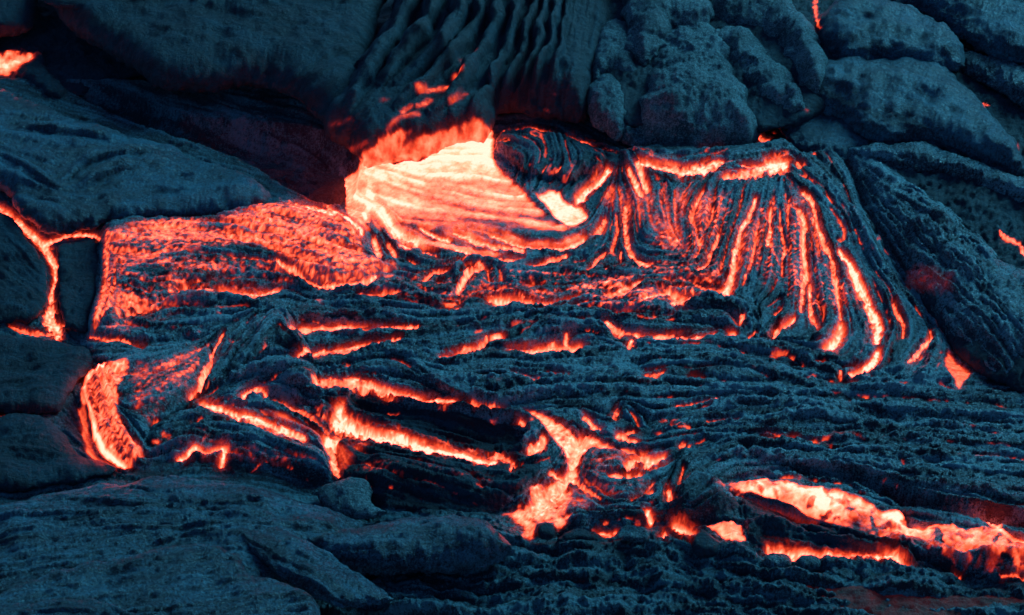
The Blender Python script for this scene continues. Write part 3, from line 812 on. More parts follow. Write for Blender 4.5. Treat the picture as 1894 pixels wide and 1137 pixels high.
RELIEF = [   # outline, height, edge width
 (R(4,[(535,225),(600,190),(720,160),(900,150),(1100,150),(1180,130),(1280,110),(1400,100),(1520,90),(1650,105),(1819,150)]) + R(5,[(220,200),(235,300),(400,400),(330,445),(200,482),(0,500)]) + R(4,[(1600,460),(1400,440),(1100,500),(820,620),(560,740),(470,755),(480,640),(530,480)]), 24, 46),
 (R(4,[(1120,180),(1280,150),(1400,130),(1520,120),(1650,130),(1819,180)]) + R(5,[(220,210),(220,330),(60,360)]) + R(4,[(1500,330),(1250,250)]), 12, 50),
 (R(4,[(560,945),(500,980),(430,1040),(410,1080),(430,1130),(450,1170)]) + R(7,[(490,200),(520,260),(600,320),(660,372),(720,350),(768,300),(800,200),(960,90)]) + R(4,[(1050,1070),(1130,880),(900,850),(650,900)]), 20, 40),
 (R(4,[(1180,880),(1330,760),(1440,680),(1520,690),(1600,800),(1660,930),(1560,905),(1400,925),(1200,1000),(1090,1080),(1060,1080),(1090,1000)]), 26, 40),
 (R(4,[(950,1150),(1080,1090),(1230,1040),(1330,1010),(1450,1020),(1560,1060),(1640,1040),(1670,980),(1600,930),(1450,920),(1250,985),(1100,1055)]), 22, 24),
 (R(7,[(790,210),(880,140),(1060,110),(1300,190),(1600,290),(1735,330),(1750,420),(1690,430),(1400,385),(1150,355),(900,335),(770,290)]), 16, 60),
 (R(8,[(90,440),(160,400),(300,350),(500,360),(850,420),(1000,430),(1150,430),(1080,475),(960,575),(900,610),(400,605),(250,560)]), 14, 50),
 (down(R(9,[(330,560),(460,585),(700,700),(1000,770),(1200,815),(1230,870),(1000,840),(750,805),(480,785),(370,760),(345,680)]), 6), 14, 36),
 (down(CHAN, 12), 16, 26),
 (down(R(2,[(905,720),(960,690),(1100,690),(1280,730),(1420,790),(1480,850),(1440,900),(1350,930),(1310,970),(1230,940),(1090,930),(1020,890),(950,830),(905,800)]), 14), 20, 26),
 (R(9,[(0,480),(100,450),(200,500),(300,580),(345,670),(200,675),(120,650),(0,645)]), 18, 30),
 # hollows
 (R(7,[(1280,50),(1440,0),(1500,-20),(1640,0),(1700,80),(1690,130),(1600,80),(1480,60),(1340,80)]), -12, 20),
 (R(8,[(120,50),(200,-40),(420,30),(700,70),(950,110),(1080,170),(1040,270),(980,300),(860,310),(700,280),(520,235),(380,180),(240,130)]), -30, 36),
 (R(9,[(480,418),(660,436),(860,482),(1000,515),(1200,610),(1500,665),(1850,705),(1850,640),(1500,590),(1230,520),(1000,450),(740,412)]), -46, 18),
 (R(9,[(1230,800),(1400,860),(1560,910),(1690,955),(1500,955),(1240,910)]), -10, 18),
 (R(7,[(890,310),(960,280),(1050,245),(1180,250),(1200,340),(1000,320)]), -8, 18),
 ([(230,170),(340,215),(460,225),(600,245),(660,290),(650,370),(550,360),(430,290),(250,230),(100,150)], -55, 50),
]
for poly, h, w in RELIEF:
    s = wsd(poly)
    H0 = H0 + h * np.sqrt(np.clip(1 - (1 - np.clip(s / w, 0, 1)) ** 2, 0, 1))
# the fan falls from the band of fire down to the crust
H0 = H0 + 42 * smooth(620, 300, G.B) * smooth(1090, 1200, G.A) * smooth(-10, 30, flow_sd) * smooth(1760, 1600, G.A)

# traced points lie on the relief, not on the plane under it: move them to where they stand
H0s = blur(np.pad(H0, 20, mode='edge'), 5)[20:-20, 20:-20]


def seat(pts):
    out_ = []
    for q in pts:
        b = q[1]
        for _ in range(3):
            j = int(np.clip((b - G.b0) / G.step, 0, G.shape[0] - 1))
            i = int(np.clip((q[0] - G.a0) / G.step, 0, G.shape[1] - 1))
            b = q[1] + CP * H0s[j, i]
        out_.append((q[0], b) + tuple(q[2:]))
    return out_


VI = G.B - CP * H0s            # picture row at which each point of the relief shows
guides = [seat(c[1]) for c in cracks] + [seat(p) for p in ropes] + [seat(p) for p in GUIDE]
DX, DY = orient(G, guides)
l_big, l_mid, l_fine, l_rope = lic(G, DX, DY, (4.6, 2.4, 1.2, 7.5), (110, 60, 34, 170), 3)

# ropes
rope_id = np.zeros(G.shape, np.int32)
rope_h = np.zeros(G.shape, np.float32)
for k, pts in enumerate(ropes, 1):
    P = np.array(pts)
    win = G.window(P, 85)
    if win is None:
        continue
    d, w, t = stroke_field(A1[win], VI[win] + wb[win], P)
    w = w * 1.32 * (1 + 0.22 * grit[win]) * np.minimum(1, 0.35 + 4 * np.minimum(t, 1 - t))
    q = np.clip(d / np.maximum(w, 1), 0, 1)
    h = np.sqrt(1 - q * q) * w * 1.15
    m = h > rope_h[win]
    rope_h[win] = np.where(m, h, rope_h[win])
    rope_id[win] = np.where(m & (q < 0.93), k, rope_id[win])

# cracks
crack_id = np.zeros(G.shape, np.int32)
heat_and_glow = np.zeros(G.shape, np.float32)
carve = np.zeros(G.shape, np.float32)
core_best = np.zeros(G.shape, np.float32)
bead = G.noise(6.5, 2, 55)
rag = G.noise(5.5, 2, 53) * .30 + G.noise(11, 2, 51) * .30 + G.noise(20, 2, 52) * .35
for k, (T, pts) in enumerate(cracks, 1):
    P = np.array(pts)
    win = G.window(P, 95)
    if win is None:
        continue
    d, w, t = stroke_field(G.A[win] + .35 * wa[win], VI[win] + .35 * wb[win], P)
    w = np.maximum(w * 1.06, 1.6) * np.maximum(.25, 1 + rag[win] * 1.15)
    q = d / np.maximum(w, .8)
    core = smooth(1.25, .45, q)
    var = T * (1 + 0.16 * grit[win] + .24 * bead[win]) * (0.86 + 0.14 * smooth(0, .5, core))
    hh = np.maximum(var * core ** .8, (T - .33) * np.exp(-np.maximum(d - w * .9, 0) / (5 + 7 * T)))  # second term paints a soft red bloom on the crust around each crack
    heat_and_glow[win] = np.maximum(heat_and_glow[win], hh)
    carve[win] = np.maximum(carve[win], np.exp(-(d / (w * 1.15 + 2.5)) ** 2) * np.minimum(7 + w * .7, 16))
    m = (core > .4) & (core > core_best[win])
    crack_id[win] = np.where(m, k, crack_id[win])
    core_best[win] = np.where(m, core, core_best[win])

# hot areas
area_heat = np.zeros(G.shape, np.float32)
pool = np.zeros(G.shape, np.float32)
def vsd(poly, rag=1.0):
    P = catmull(poly, 4, True)
    win = G.window(P, 110)
    o = np.full(G.shape, -99.0, np.float32)
    o[win] = poly_sd(G.A[win], VI[win], P)
    return o + rag * (0.5 * wa + 0.5 * grit)


ma, mb = G.A, VI
f1, f2 = worley((G.u + .6 * G.v + 11 * grit) / 26, (G.v - .25 * G.u + 9 * grit) / 21, 3)
net, cell = f2 - f1, f1
b1, _b2 = worley((G.u + 7 * grit) / 19, (G.v + 7 * grit) / 21, 5)
knob = fbm((G.u + .5 * G.v) / 11, (G.v - .4 * G.u) / 7.5, 3, .55, 64)
for kind, poly, T, mott, soft in HOT:
    s = vsd(poly)
    m = smooth(-soft * .5, soft, s)
    base = np.full(G.shape, T, np.float32)
    if kind == 'mouth':
        base = 1.01 - 0.24 * smooth(284, 362, mb + (ma - 800) * .12) - .30 * smooth(388, 440, mb - .03 * (ma - 720))
    if kind == 'channel':
        vt, vb = np.interp(ma, VT[:, 0], VT[:, 1]), np.interp(ma, VB[:, 0], VB[:, 1])
        tt = np.clip((mb - vt) / np.maximum(vb - vt, 1), 0, 1.3)
        long_ = smooth(1500, 1640, ma)
        base = .96 - .14 * G.noise(60, 2, 67) - (.16 + .60 * long_) * tt ** 1.0 - .2 * smooth(1420, 1320, ma)
    tex = (0.55 * l_mid + 0.35 * l_big + .3 * grit) * mott * .62
    if kind.startswith('skin'):
        tex = (1.5 * knob + .25 * l_big + .3 * l_mid + .6 * G.noise(45, 2, 63)) * mott * .9
    if kind == 'fanskin':
        tex = (1.2 * knob + .5 * l_big + .6 * l_mid) * mott * .7
    if kind in ('skin', 'skin2', 'skin3', 'skin4', 'skin5', 'fanskin'):
        tex = tex - mott * .25 + .10 * smooth(22, 4, s) * (kind in ('skin', 'skin3'))
    if kind == 'channel':
        tex = .14 * G.noise(34, 2, 61) + .10 * knob + .36 * (.42 - b1) + .16 * G.noise(75, 2, 69) - .34 * smooth(.22, .55, G.noise(24, 3, 70)) - .10 * smooth(1480, 1380, ma)
    if kind == 'mouth':
        tex = .11 * smooth(340, 420, mb) * (l_big - .2) + .09 * l_mid + .05 * l_big - .10 * np.exp(-net / .10) * smooth(270, 300, mb) * smooth(440, 400, mb) + .12 * (.45 - cell) + .04 * grit
    if kind.startswith('spill') or kind in ('pocket', 'knobs', 'blob', 'patch'):
        tex = (1.0 * knob + .35 * l_big + .5 * G.noise(32, 2, 68)) * mott * .8 - .22 * smooth(7, 0, s)
    v = np.clip(base + tex, 0, 1.12) * m
    area_heat = np.maximum(area_heat, v)
    if kind in ('mouth', 'blob', 'spill', 'spill2', 'channel', 'core', 'pocket', 'knobs', 'patch', 'corner', 'spark'):
        pool = np.maximum(pool, m * (1 - .75 * smooth(385, 440, mb) * (kind == 'mouth')))
# the left edges of the lower tongue and of the far lip glow most
for n, T, pts in ((4, .95, [(560,905,20),(480,960,34),(450,1010,44),(450,1090,60)]), (7, .98, [(450,20,40),(490,120,40),(520,230,50),(590,310,56),(660,362,44)]), (7, .55, [(430,60,60),(450,200,60),(500,320,60),(600,370,40)]),
                  (2, 1.02, [(215,890,40),(240,960,56),(232,1060,64),(220,1140,50)])):
    P = np.array(R(n, pts))
    win = G.window(P, 95)
    d, w, t = stroke_field(A1[win], VI[win] + wb[win], P)
    area_heat[win] = np.maximum(area_heat[win], T * smooth(1.5, .2, d / w) * (1 + .12 * l_mid[win]))

# relief of skin grain
lower = smooth(470, 540, VI)                  # the cords are thicker away from the mouth
bill = np.abs(l_big) * (1 - lower) + lower * np.abs(.85 * l_rope + .30 * l_big)
cord = 1.0 - np.exp(-2.2 * bill)
skin_amp = (1 - pool) * (0.45 + .55 * smooth(0, 20, flow_sd))
inflow = smooth(-10, 20, flow_sd)
HF = H0 + rope_h * (1 - pool)
HF = HF + skin_amp * ((7.5 + 3.5 * lower) * cord * (1 - .62 * smooth(0, 6, rope_h)) + 2.0 * np.abs(l_mid) + .8 * l_fine) + pool * (1.0 * l_big + .8 * l_mid)
HF = HF + (grain * .8 + grit * 1.5) * (1 - .6 * pool) + G.noise(3.6, 2, 71) * .55
rough_front = smooth(900, 1010, G.B) * smooth(5, -25, flow_sd)
HF = HF + rough_front * (G.noise(38, 4, 81, ridged=True) * 5 + G.noise(130, 2, 82) * 18 + 3 * l_big + 5 * np.abs(l_rope) + np.abs(G.noise(11, 2, 83)) * 2.5)
HF = HF - carve + pool * smooth(880, 890, VI) * (6 * (.5 - b1) + G.noise(13, 2, 85) * 1.5)
ember = inflow * smooth(-.05, .7, .4 * smooth(700, 500, VI) * smooth(640, 800, G.A) + G.noise(60, 3, 65) + .5 * G.noise(14, 2, 66)) * smooth(.28, .05, bill)
heat_and_glow = np.maximum(np.maximum(heat_and_glow, area_heat), ember * .52)
# cooled crests stay dark: fresh heat lies in the creases
crest = smooth(0.25, 1.1, bill) * (1 - pool)
heat_and_glow = heat_and_glow - crest * (.13 - .07 * smooth(.3, .5, area_heat)) * smooth(.95, .6, heat_and_glow) - .05 * l_fine * (1 - pool)
heat_and_glow = heat_and_glow * (1 - .55 * smooth(5, 12, rope_h) * (1 - pool) * (core_best < .4))
heat_and_glow = np.clip(heat_and_glow, 0, 1.15)

# ---- owners: which thing each patch of the relief belongs to
name_cat = 'lava flow'
THINGS = [   # name, label, category, material, outline, handle point
 ('ropy_crust', 'wide field of dark blue ropy folds with glowing cracks across the middle of the flow', 'lava crust', M_CRUST,
  [(160,640),(250,540),(420,470),(560,530),(700,490),(780,470),(1100,460),(1330,500),(1350,560),(1500,620),(1600,700),(1830,715),(1980,740),(1980,960),(1800,970),(1600,930),(1300,890),(1240,800),(1000,800),(900,780),(700,740),(590,700),(480,640),(380,640)]),
 ('ropy_fan', 'fan of steep lava ropes with upright glowing cracks below the band of fire', 'lava crust', M_CRUST,
  [(1090,330),(1180,285),(1330,288),(1460,275),(1500,300),(1570,310),(1620,430),(1690,540),(1760,640),(1830,720),(1740,740),(1600,720),(1480,650),(1340,560),(1320,490),(1180,490),(1120,460),(1130,400)]),
 ('molten_pool', 'cream and orange molten lava pouring from the mouth under the draped mound', 'molten lava', M_CRUST,
  [(625,310),(680,300),(800,280),(912,262),(940,300),(1000,350),(1090,380),(1130,390),(1125,440),(1090,470),(900,490),(780,470),(690,470),(670,420),(640,390)]),
 ('glowing_lobe', 'salmon pink lobe with a mottled half cooled skin left of the molten mouth', 'lava lobe', M_CRUST,
  [(150,640),(180,440),(260,402),(400,392),(540,362),(660,400),(690,470),(770,500),(700,545),(600,540),(480,500),(330,520),(240,570),(270,650)]),
 ('lava_tongue', 'narrow lava tongue with a bright orange left rim at the lower left of the flow', 'lava tongue', M_CRUST,
  [(140,690),(200,660),(300,640),(420,620),(400,680),(350,740),(290,790),(270,830),(275,860),(235,875),(160,820),(140,750)]),
 ('crust_plate', 'tilted pointed plate of dark crust leaning beside the lava tongue', 'lava crust', M_CRUST,
  [(380,700),(420,620),(500,560),(545,580),(590,690),(550,665),(480,670),(410,720),(340,770)]),
 ('crust_plate', 'arched dark crust roof over the bright streaks beside the tilted plate', 'lava crust', M_CRUST,
  [(270,830),(340,760),(440,690),(560,665),(600,700),(620,760),(610,800),(620,880),(560,890),(330,870),(270,870)]),
 ('crust_slab', 'black slab of crust between two slanting bright streaks at the front', 'lava crust', M_DARK,
  [(600,740),(640,735),(760,760),(930,790),(990,850),(1010,880),(940,950),(900,955),(700,940),(620,900),(610,820)]),
 ('molten_spill', 'branching orange spill of molten lava breaking out at the front middle', 'molten lava', M_CRUST,
  [(940,750),(1000,755),(1100,770),(1180,830),(1240,850),(1215,930),(1130,960),(1040,1000),(960,1005),(920,945),(1000,880),(960,820)]),
 ('rock_block', 'dark reddish block of rock below the widest glowing channel', 'rock', M_DARK,
  [(1290,890),(1360,915),(1440,950),(1560,985),(1680,1020),(1690,1050),(1560,1040),(1420,1015),(1385,1020),(1375,960),(1330,930)]),
 ('molten_channel', 'long bright channel of molten lava running to the lower right edge', 'molten lava', M_CRUST,
  [(1310,890),(1400,880),(1490,890),(1600,920),(1680,970),(1790,970),(1980,1010),(1980,1080),(1850,1075),(1700,1020),(1580,970),(1440,925),(1350,930)]),
]
owner = np.zeros(G.shape, np.int32)
for k, (_n, _l, _c, _m, poly) in enumerate(THINGS, 1):
    owner[vsd(poly) > 0] = k

V = np.stack([G.X, G.Y, G.Z + HF * PX], -1).reshape(-1, 3)
F = faces_of(G.shape)


fib_flat = np.ascontiguousarray((.9 * l_fine + .7 * l_mid + .8 * G.noise(4.5, 2, 73)).ravel())


def facemap(a):
    return a[1:, :-1].ravel()


fo, fr, fc = facemap(owner).copy(), facemap(rope_id).copy(), facemap(crack_id).copy()
hot_flat = np.ascontiguousarray(heat_and_glow.ravel())
nT = len(THINGS)
# a rope or a crack that crosses an outline belongs whole to the thing that has most of it
for ids, arr in ((np.unique(fc), fc), (np.unique(fr), fr)):
    for k in ids:
        if k == 0:
            continue
        sel = arr == k
        cnt = np.bincount(fo[sel], minlength=nT + 1)
        best = int(cnt.argmax())
        if arr is fr:
            arr[sel & (fo != best)] = 0
        else:
            fo[sel] = best
fr[fc > 0] = 0


def pieces(ids, least):
    """give every connected run of faces its own number; crumbs fall back to the skin"""
    g2 = ids.reshape(G.shape[0] - 1, G.shape[1] - 1)
    res, nxt = np.zeros_like(g2), 1
    for k in np.unique(g2):
        if k == 0:
            continue
        jj, ii = np.nonzero(g2 == k)
        j0, j1, i0, i1 = jj.min(), jj.max() + 1, ii.min(), ii.max() + 1
        m = g2[j0:j1, i0:i1] == k
        ow = fo.reshape(g2.shape)[j0:j1, i0:i1]
        lab = np.where(m, np.arange(1, m.size + 1).reshape(m.shape), 0)
        while True:
            old = lab.copy()
            for ax in (0, 1):
                for sg in (1, -1):
                    sh = np.roll(lab, sg, ax)
                    so = np.roll(ow, sg, ax)
                    e = [slice(None)] * 2
                    e[ax] = 0 if sg == 1 else -1
                    sh[tuple(e)] = 0
                    lab = np.where(m & (so == ow), np.maximum(lab, sh), lab)
            if (lab == old).all():
                break
        for v in np.unique(lab):
            if v and (lab == v).sum() >= least:
                res[j0:j1, i0:i1][lab == v] = nxt
                nxt += 1
    return res.ravel()


fc = pieces(fc, 24)
fr = pieces(fr, 90)
roots = {}
for k, (n, lab, cat, mat, poly) in enumerate(THINGS, 1):
    c = np.mean(np.array(poly), 0)
    e = empty(n, c[0], c[1])
    tag(e, lab, cat)
    roots[k] = (e, mat)
order = np.argsort(fo.astype(np.int64) * 10 ** 8 + fc * 10 ** 4 + fr, kind='stable')
key = (fo.astype(np.int64) * 10 ** 8 + fc * 10 ** 4 + fr)[order]
cuts = np.flatnonzero(np.diff(key)) + 1
for seg in np.split(order, cuts):
    o_, c_, r_ = int(fo[seg[0]]), int(fc[seg[0]]), int(fr[seg[0]])
    if len(seg) < 3:
        c_ = r_ = 0
    nm = 'glowing_crack' if c_ else ('rope_fold' if r_ else 'skin')
    if o_ == 0:
        if c_:
            ob = submesh('glowing_crack', V, F[seg], M_GROUND, hot_flat, None, fib_flat)
            ob['ground_part'] = 1
        else:
            ob = submesh('ground' if not r_ else 'rope_fold', V, F[seg], M_GROUND, hot_flat, None, fib_flat)
            ob['ground_part'] = 0 if not r_ else 1
        continue
    e, mat = roots[o_]
    ob = submesh(nm, V, F[seg], mat, hot_flat, None, fib_flat)
    adopt(ob, e)
ground = [o for o in col.objects if o.get('ground_part') == 0][0]
tag(ground, 'dark blue black hardened lava ground around the glowing flow', None, None, 'structure')
for o in list(col.objects):
    if 'ground_part' in o.keys():
        if o['ground_part'] == 1:
            o.parent = ground
        del o['ground_part']

# the field beyond: coarse sheet running out of sight, lower than everything built on it
xs = np.concatenate([np.linspace(-60, -5, 24), np.linspace(-4.9, 4.9, 240), np.linspace(5, 60, 24)])
ys = np.concatenate([np.linspace(-16, -4, 50), np.linspace(-3.9, 6, 240), np.linspace(6.3, 90, 60)])
GX, GY = np.meshgrid(xs, ys[::-1])
GZ = SLOPE * GY - 52 * PX + fbm(GX / 1.1, GY / 1.1, 5, .5, 91) * .07 + fbm(GX / .3, GY / .2, 3, .5, 92, True) * .012
far = link_mesh('terrain', np.stack([GX, GY, GZ], -1).reshape(-1, 3), faces_of(GX.shape), M_GROUND)
tag(far, 'rough dark lava field beyond the flow', None, None, 'structure')

# ------------------------------------------------------------------ lobes, toes and mounds: rounded bodies with curled-under rims
def lobe(name, label, cat, poly, H, w, lift=0, mat=M_DARK, step=3.0, top=1.0, dome=0, dome_w=160, tilt=(0, 0), rope=None, rope_k=1.3, guide=None, bump=1.0, rough=0.0,
         glows=None, under=150, group=None, seed=None, patches=None, blobs=None, streak=1.0, wob=6, warp=1.0, grow=0, fold=None):
    """poly: outline seen in the photograph. Points are (u, v) on the near or side edge, or (u, v, 1) where the outline is the far or upper rim, which stands H pixels high."""
    seed = seed if seed is not None else (abs(hash(label)) % 97 if False else sum(map(ord, label)) % 97)
    P = np.array([(p[0], p[1] + CP * (lift + (H * p[2] * .9 if len(p) > 2 else 0))) for p in poly], float)
    P = catmull(P, 4, True)
    g = Grid(P[:, 0].min() - 14 - grow, P[:, 0].max() + 14 + grow, P[:, 1].min() - 14 - grow, P[:, 1].max() + 14 + grow, step)
    Rh, th = .75 * w, math.radians(under)
    sd = grow + grid_sd(g, P, 3) + (g.noise(70, 3, seed) * wob + g.noise(16, 2, seed + 1) * 1.6 * warp)
    sdb = blur(np.pad(sd, 8, mode='edge'), 3.0)[8:-8, 8:-8]
    ny, nx = np.gradient(sdb)
    nl = np.hypot(nx, ny) + 1e-6
    nx, ny = -nx / nl, -ny / nl
    q = np.clip(sd / w, 0, 1)
    theta = (1 - q) * th
    Rv = H / (1 - math.cos(th))
    off = Rh * np.sin(theta) - w * (1 - q)
    hz = lift + H - Rv * (1 - np.cos(theta))
    edge = smooth(0, 1, q)
    if dome:
        hz = hz + dome * (1 - np.exp(-np.maximum(sd - w * .3, 0) / dome_w))
    cx, cy = P[:, 0].mean(), P[:, 1].mean()
    hz = hz + tilt[0] * (g.A - cx) + tilt[1] * (g.B - cy)
    hs = blur(np.pad(hz, 10, mode='edge'), 4)[10:-10, 10:-10]

    def put(q):
        b = q[1] + CP * (lift + H)
        for _ in range(4):
            j = int(np.clip((b - g.b0) / g.step, 0, g.shape[0] - 1))
            i = int(np.clip((q[0] - g.a0) / g.step, 0, g.shape[1] - 1))
            b = q[1] + CP * hs[j, i]
        return (q[0], b) + tuple(q[2:])
    rel = g.noise(120, 3, seed + 2) * 7 * bump + g.noise(34, 3, seed + 3) * 2.6 * bump
    if guide:
        gs = [[put(p) for p in l] for l in guide]
        dx, dy = orient(g, gs)
        big, mid, fine_ = lic(g, dx, dy, (4.4, 2.4, 1.3), (110, 70, 40), seed)
        rel = rel + streak * (2.4 * (1 - np.exp(-1.8 * np.abs(big))) + 1.2 * np.abs(mid) + .5 * fine_)
    else:
        rel = rel + g.noise(11, 3, seed + 4, .6) * 1.5 * bump
    glow_l = np.zeros(g.shape)
    fib = g.noise(5, 2, seed + 12)
    outn = (g.noise(22, 3, seed + 11) * 3.0) * (1 - edge)
    A2, B2 = g.A + nx * (off + outn) * (1 - smooth(.97, 1, q)), g.B + ny * (off + outn) * (1 - smooth(.97, 1, q))
    Us, Vs = A2, B2 - CP * hz
    if guide:
        fib = fib + .5 * fine_ + .4 * mid
    if rope:
        rh = np.zeros(g.shape)
        rid = np.zeros(g.shape, np.int32)
        for n_r, pts in enumerate(rope, 1):
            Q = np.array(pts, float)
            win = g.window(Q, 50 + 1.1 * (lift + H + dome))
            if win is None:
                continue
            wx = g.noise(70, 2, seed + 5)[win] * 6.5
            wv = 1 + .3 * g.noise(90, 2, seed + 13)[win]
            d, ww, t = stroke_field(g.A[win] + wx, (g.B - CP * hs)[win] + wx * .3, Q)
            ww = ww * wv
            qq = np.clip(d / np.maximum(ww, 1), 0, 1)
            rn = np.sqrt(1 - qq * qq) * ww * rope_k * np.minimum(1, .2 + 3 * np.minimum(t, 1 - t))
            rid[win] = np.where((rn > rh[win]) & (qq < .94), n_r, rid[win])
            rh[win] = np.maximum(rh[win], rn)
        rel = rel + rh
    if rough:
        rel = rel + rough * (g.noise(26, 4, seed + 6, .55, True) * 4.5 + np.abs(g.noise(12, 2, seed + 8)) * 4)
    if blobs:
        for (u, v, r, hh) in blobs:
            d = np.hypot(g.A - u, (g.B - put((u, v))[1]) * 1.2) / r
            rel = rel + hh * np.sqrt(np.clip(1 - d * d, 0, 1))
    if glows:
        for T, pts in glows:
            Q = np.array(pts, float)
            win = g.window(Q, 60 + 1.1 * (lift + H + dome))
            if win is None:
                continue
            d, ww, t = stroke_field(Us[win] + 4 * g.noise(14, 2, seed + 9)[win], Vs[win], Q)
            glow_l[win] = np.maximum(glow_l[win], T * smooth(1.5, .1, d / np.maximum(ww, 1)) * (1 + .25 * g.noise(12, 3, seed + 7)[win]))
    if patches:
        for T, pp in patches:
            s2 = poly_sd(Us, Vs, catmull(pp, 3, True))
            glow_l = np.maximum(glow_l, T * smooth(-8, 10, s2 + 5 * g.noise(16, 3, seed + 9)) * (1 + .35 * g.noise(22, 3, seed + 10)))
    hz = hz + rel * (.25 + .75 * edge)
    X, Y, Z = unproject(A2, B2, 0)
    Vv = np.stack([X, Y, Z + hz * PX], -1).reshape(-1, 3)
    keep = (sd > 0)
    Fv = faces_of(g.shape)
    ok = keep.ravel()[Fv].all(1)
    if fold:                                            # each fold a part of its own
        o = empty(name, cx, cy)
        fid = rid[1:, :-1].ravel()
        for k in range(0, len(rope) + 1):
            sel = ok & (fid == k)
            if sel.sum() < 60:
                continue
            adopt(submesh(fold if k else 'skin', Vv, Fv[sel], mat, glow_l.ravel(), None, fib.ravel()), o)
        return tag(o, label, cat, group)
    o = submesh(name, Vv, Fv[ok], mat, glow_l.ravel(), None, fib.ravel())
    me = o.data
    x, y, z = unproject(cx, cy, 0)
    me.transform(__import__('mathutils').Matrix.Translation((-float(x), -float(y), -float(z))))
    o.location = (float(x), float(y), float(z))
    tag(o, label, cat, group)
    return o

GLIMPSE = [(.80, R(1, [(-160,290),(20,285),(120,276),(205,282),(180,310),(100,350),(45,388),(-160,400)])), (.95, R(1, [(-160,320),(40,310),(90,320),(40,370),(-160,380)]))]
EDGE = [(.74, R(6, [(1680,205,22),(1720,240,34),(1780,270,34),(1819,330,34),(1890,400,34)])), (.60, R(3, [(703,-60,26),(705,0,26),(708,60,28),(720,110,32),(735,130,20)])), (.62, R(3, [(1598,545,24),(1614,552,24)])), (.5, R(3, [(1766,772,22),(1776,792,18)])), (.4, R(3, [(640,560,30),(670,580,30)]))]
# broad bases under the lobes
lobe('lava_slope', 'broad dark rubbly slope filling the gaps between the lobes at the right', 'lava slope',
     [(1440,150),(1600,40),(2080,20),(2080,780),(1850,735),(1770,690),(1700,590),(1620,440),(1550,330),(1480,300)], 30, 60, lift=-8, dome=18, dome_w=80, step=3.0, mat=M_DARK, rough=.8, glows=EDGE)
lobe('lava_slope', 'dark rough bank behind the grey toes along the top edge', 'lava slope',
     [(1040,-140),(1660,-160),(1640,40),(1560,200),(1450,262),(1250,268),(1100,240),(1060,100)], 34, 60, lift=34, dome=20, step=3.0, mat=M_DARK, rough=.6, glows=EDGE)
lobe('lava_slope', 'dim lava bank running off the left edge above the wrinkled lobe', 'lava slope',
     [(-170,-200),(420,-200),(300,120),(200,170),(100,215),(-170,260)], 20, 50, lift=-20, step=3.0, mat=M_DARK, rough=.4, patches=GLIMPSE)
# upper left slab, overhanging a black hollow
lobe('lava_slab', 'great smooth dark slab overhanging a black hollow at the upper left', 'lava slab',
     R(1, [(235,-150),(245,60),(310,205),(440,300),(590,395),(700,460),(800,540),(900,575),(1100,575),(1300,560),(1450,570),(1560,620),(1650,700),(1740,780),(1850,700),(1950,560),(2000,300),(2080,0),(2080,-300),(900,-330)]),
     70, 60, lift=16, dome=30, dome_w=200, step=3, under=165, bump=1.2, guide=[R(1,p) for p in ([(400,150),(900,420),(1400,560)],[(600,100),(1200,250),(1700,350)],[(1500,480),(1800,250)],[(900,-100),(1700,60)])], streak=.9)
lobe('lava_slab', 'dim rounded ledge beside the orange glimpse at the left edge', 'lava slab',
     R(1, [(60,400),(130,340),(215,250),(250,280),(275,420),(420,540),(300,560),(150,480),(-40,430)]), 26, 24, lift=-10, step=3, patches=GLIMPSE)
lobe('lava_boulder', 'dark boulder of old lava in the top left corner above an orange glimpse', 'rock',
     R(1, [(-200,-150),(100,-160),(225,-60),(235,60),(215,200),(150,250),(60,268),(-200,280)]), 60, 50, lift=8, step=3)
lobe('lava_slab', 'dark sloping slab in deep shade in the top left corner behind the boulder', 'lava slab',
     R(1, [(150,-260),(750,-260),(850,-60),(700,60),(480,110),(260,60),(200,-60)]), 30, 40, lift=70, step=4)
# left wrinkled lobe
lobe('lava_lobe', 'long smooth blue lobe with diagonal wrinkles left of the salmon lobe', 'lava lobe',
     [(p[0], p[1], 1) for p in R(1, [(-250,360),(60,430),(150,485),(330,565),(500,622),(700,682),(830,712),(920,735),(1000,780),(1150,832),(1300,892),(1450,968),(1540,1040)])]
     + [(560,400),(420,420),(300,428),(215,430),(185,440),(100,452),(45,425),(0,370),(-90,330)],
     34, 34, lift=4, dome=14, dome_w=60, step=2.4, mat=M_BLUE, guide=[R(1,p) for p in ([(0,500),(500,640),(1000,800),(1500,1020)],[(0,680),(500,760),(900,780)],[(330,950),(480,820),(640,760),(1000,850)],[(0,860),(250,970),(450,1060)],[(450,1000),(700,900),(1000,960)],[(700,1050),(1300,1020)])], streak=1.1,
     rope=[R(1,p) for p in ([(330,960,40),(400,880,50),(520,820,50),(700,790,44),(900,810,30)],[(400,980,30),(600,880,40),(750,870,30)],[(0,790,30),(150,870,36),(330,980,30)],[(100,640,30),(400,690,34),(700,740,30)])])
lobe('lava_plate', 'black plate left of the forked orange crack at the left edge', 'lava plate',
     [(-80,360),(0,392),(38,425),(62,455),(84,490),(92,540),(88,575),(60,606),(0,606),(-80,600)], 14, 18, lift=4, step=2.4, guide=[[(0,430),(60,500)],[(0,500),(70,560)],[(-20,560),(60,590)]], streak=.9)
lobe('lava_plate', 'black four sided plate between the forked orange crack and the salmon lobe', 'lava plate',
     [(106,458),(130,448),(180,440),(186,480),(184,540),(170,605),(158,625),(125,615),(110,590),(104,520)], 14, 16, lift=4, step=2.4)
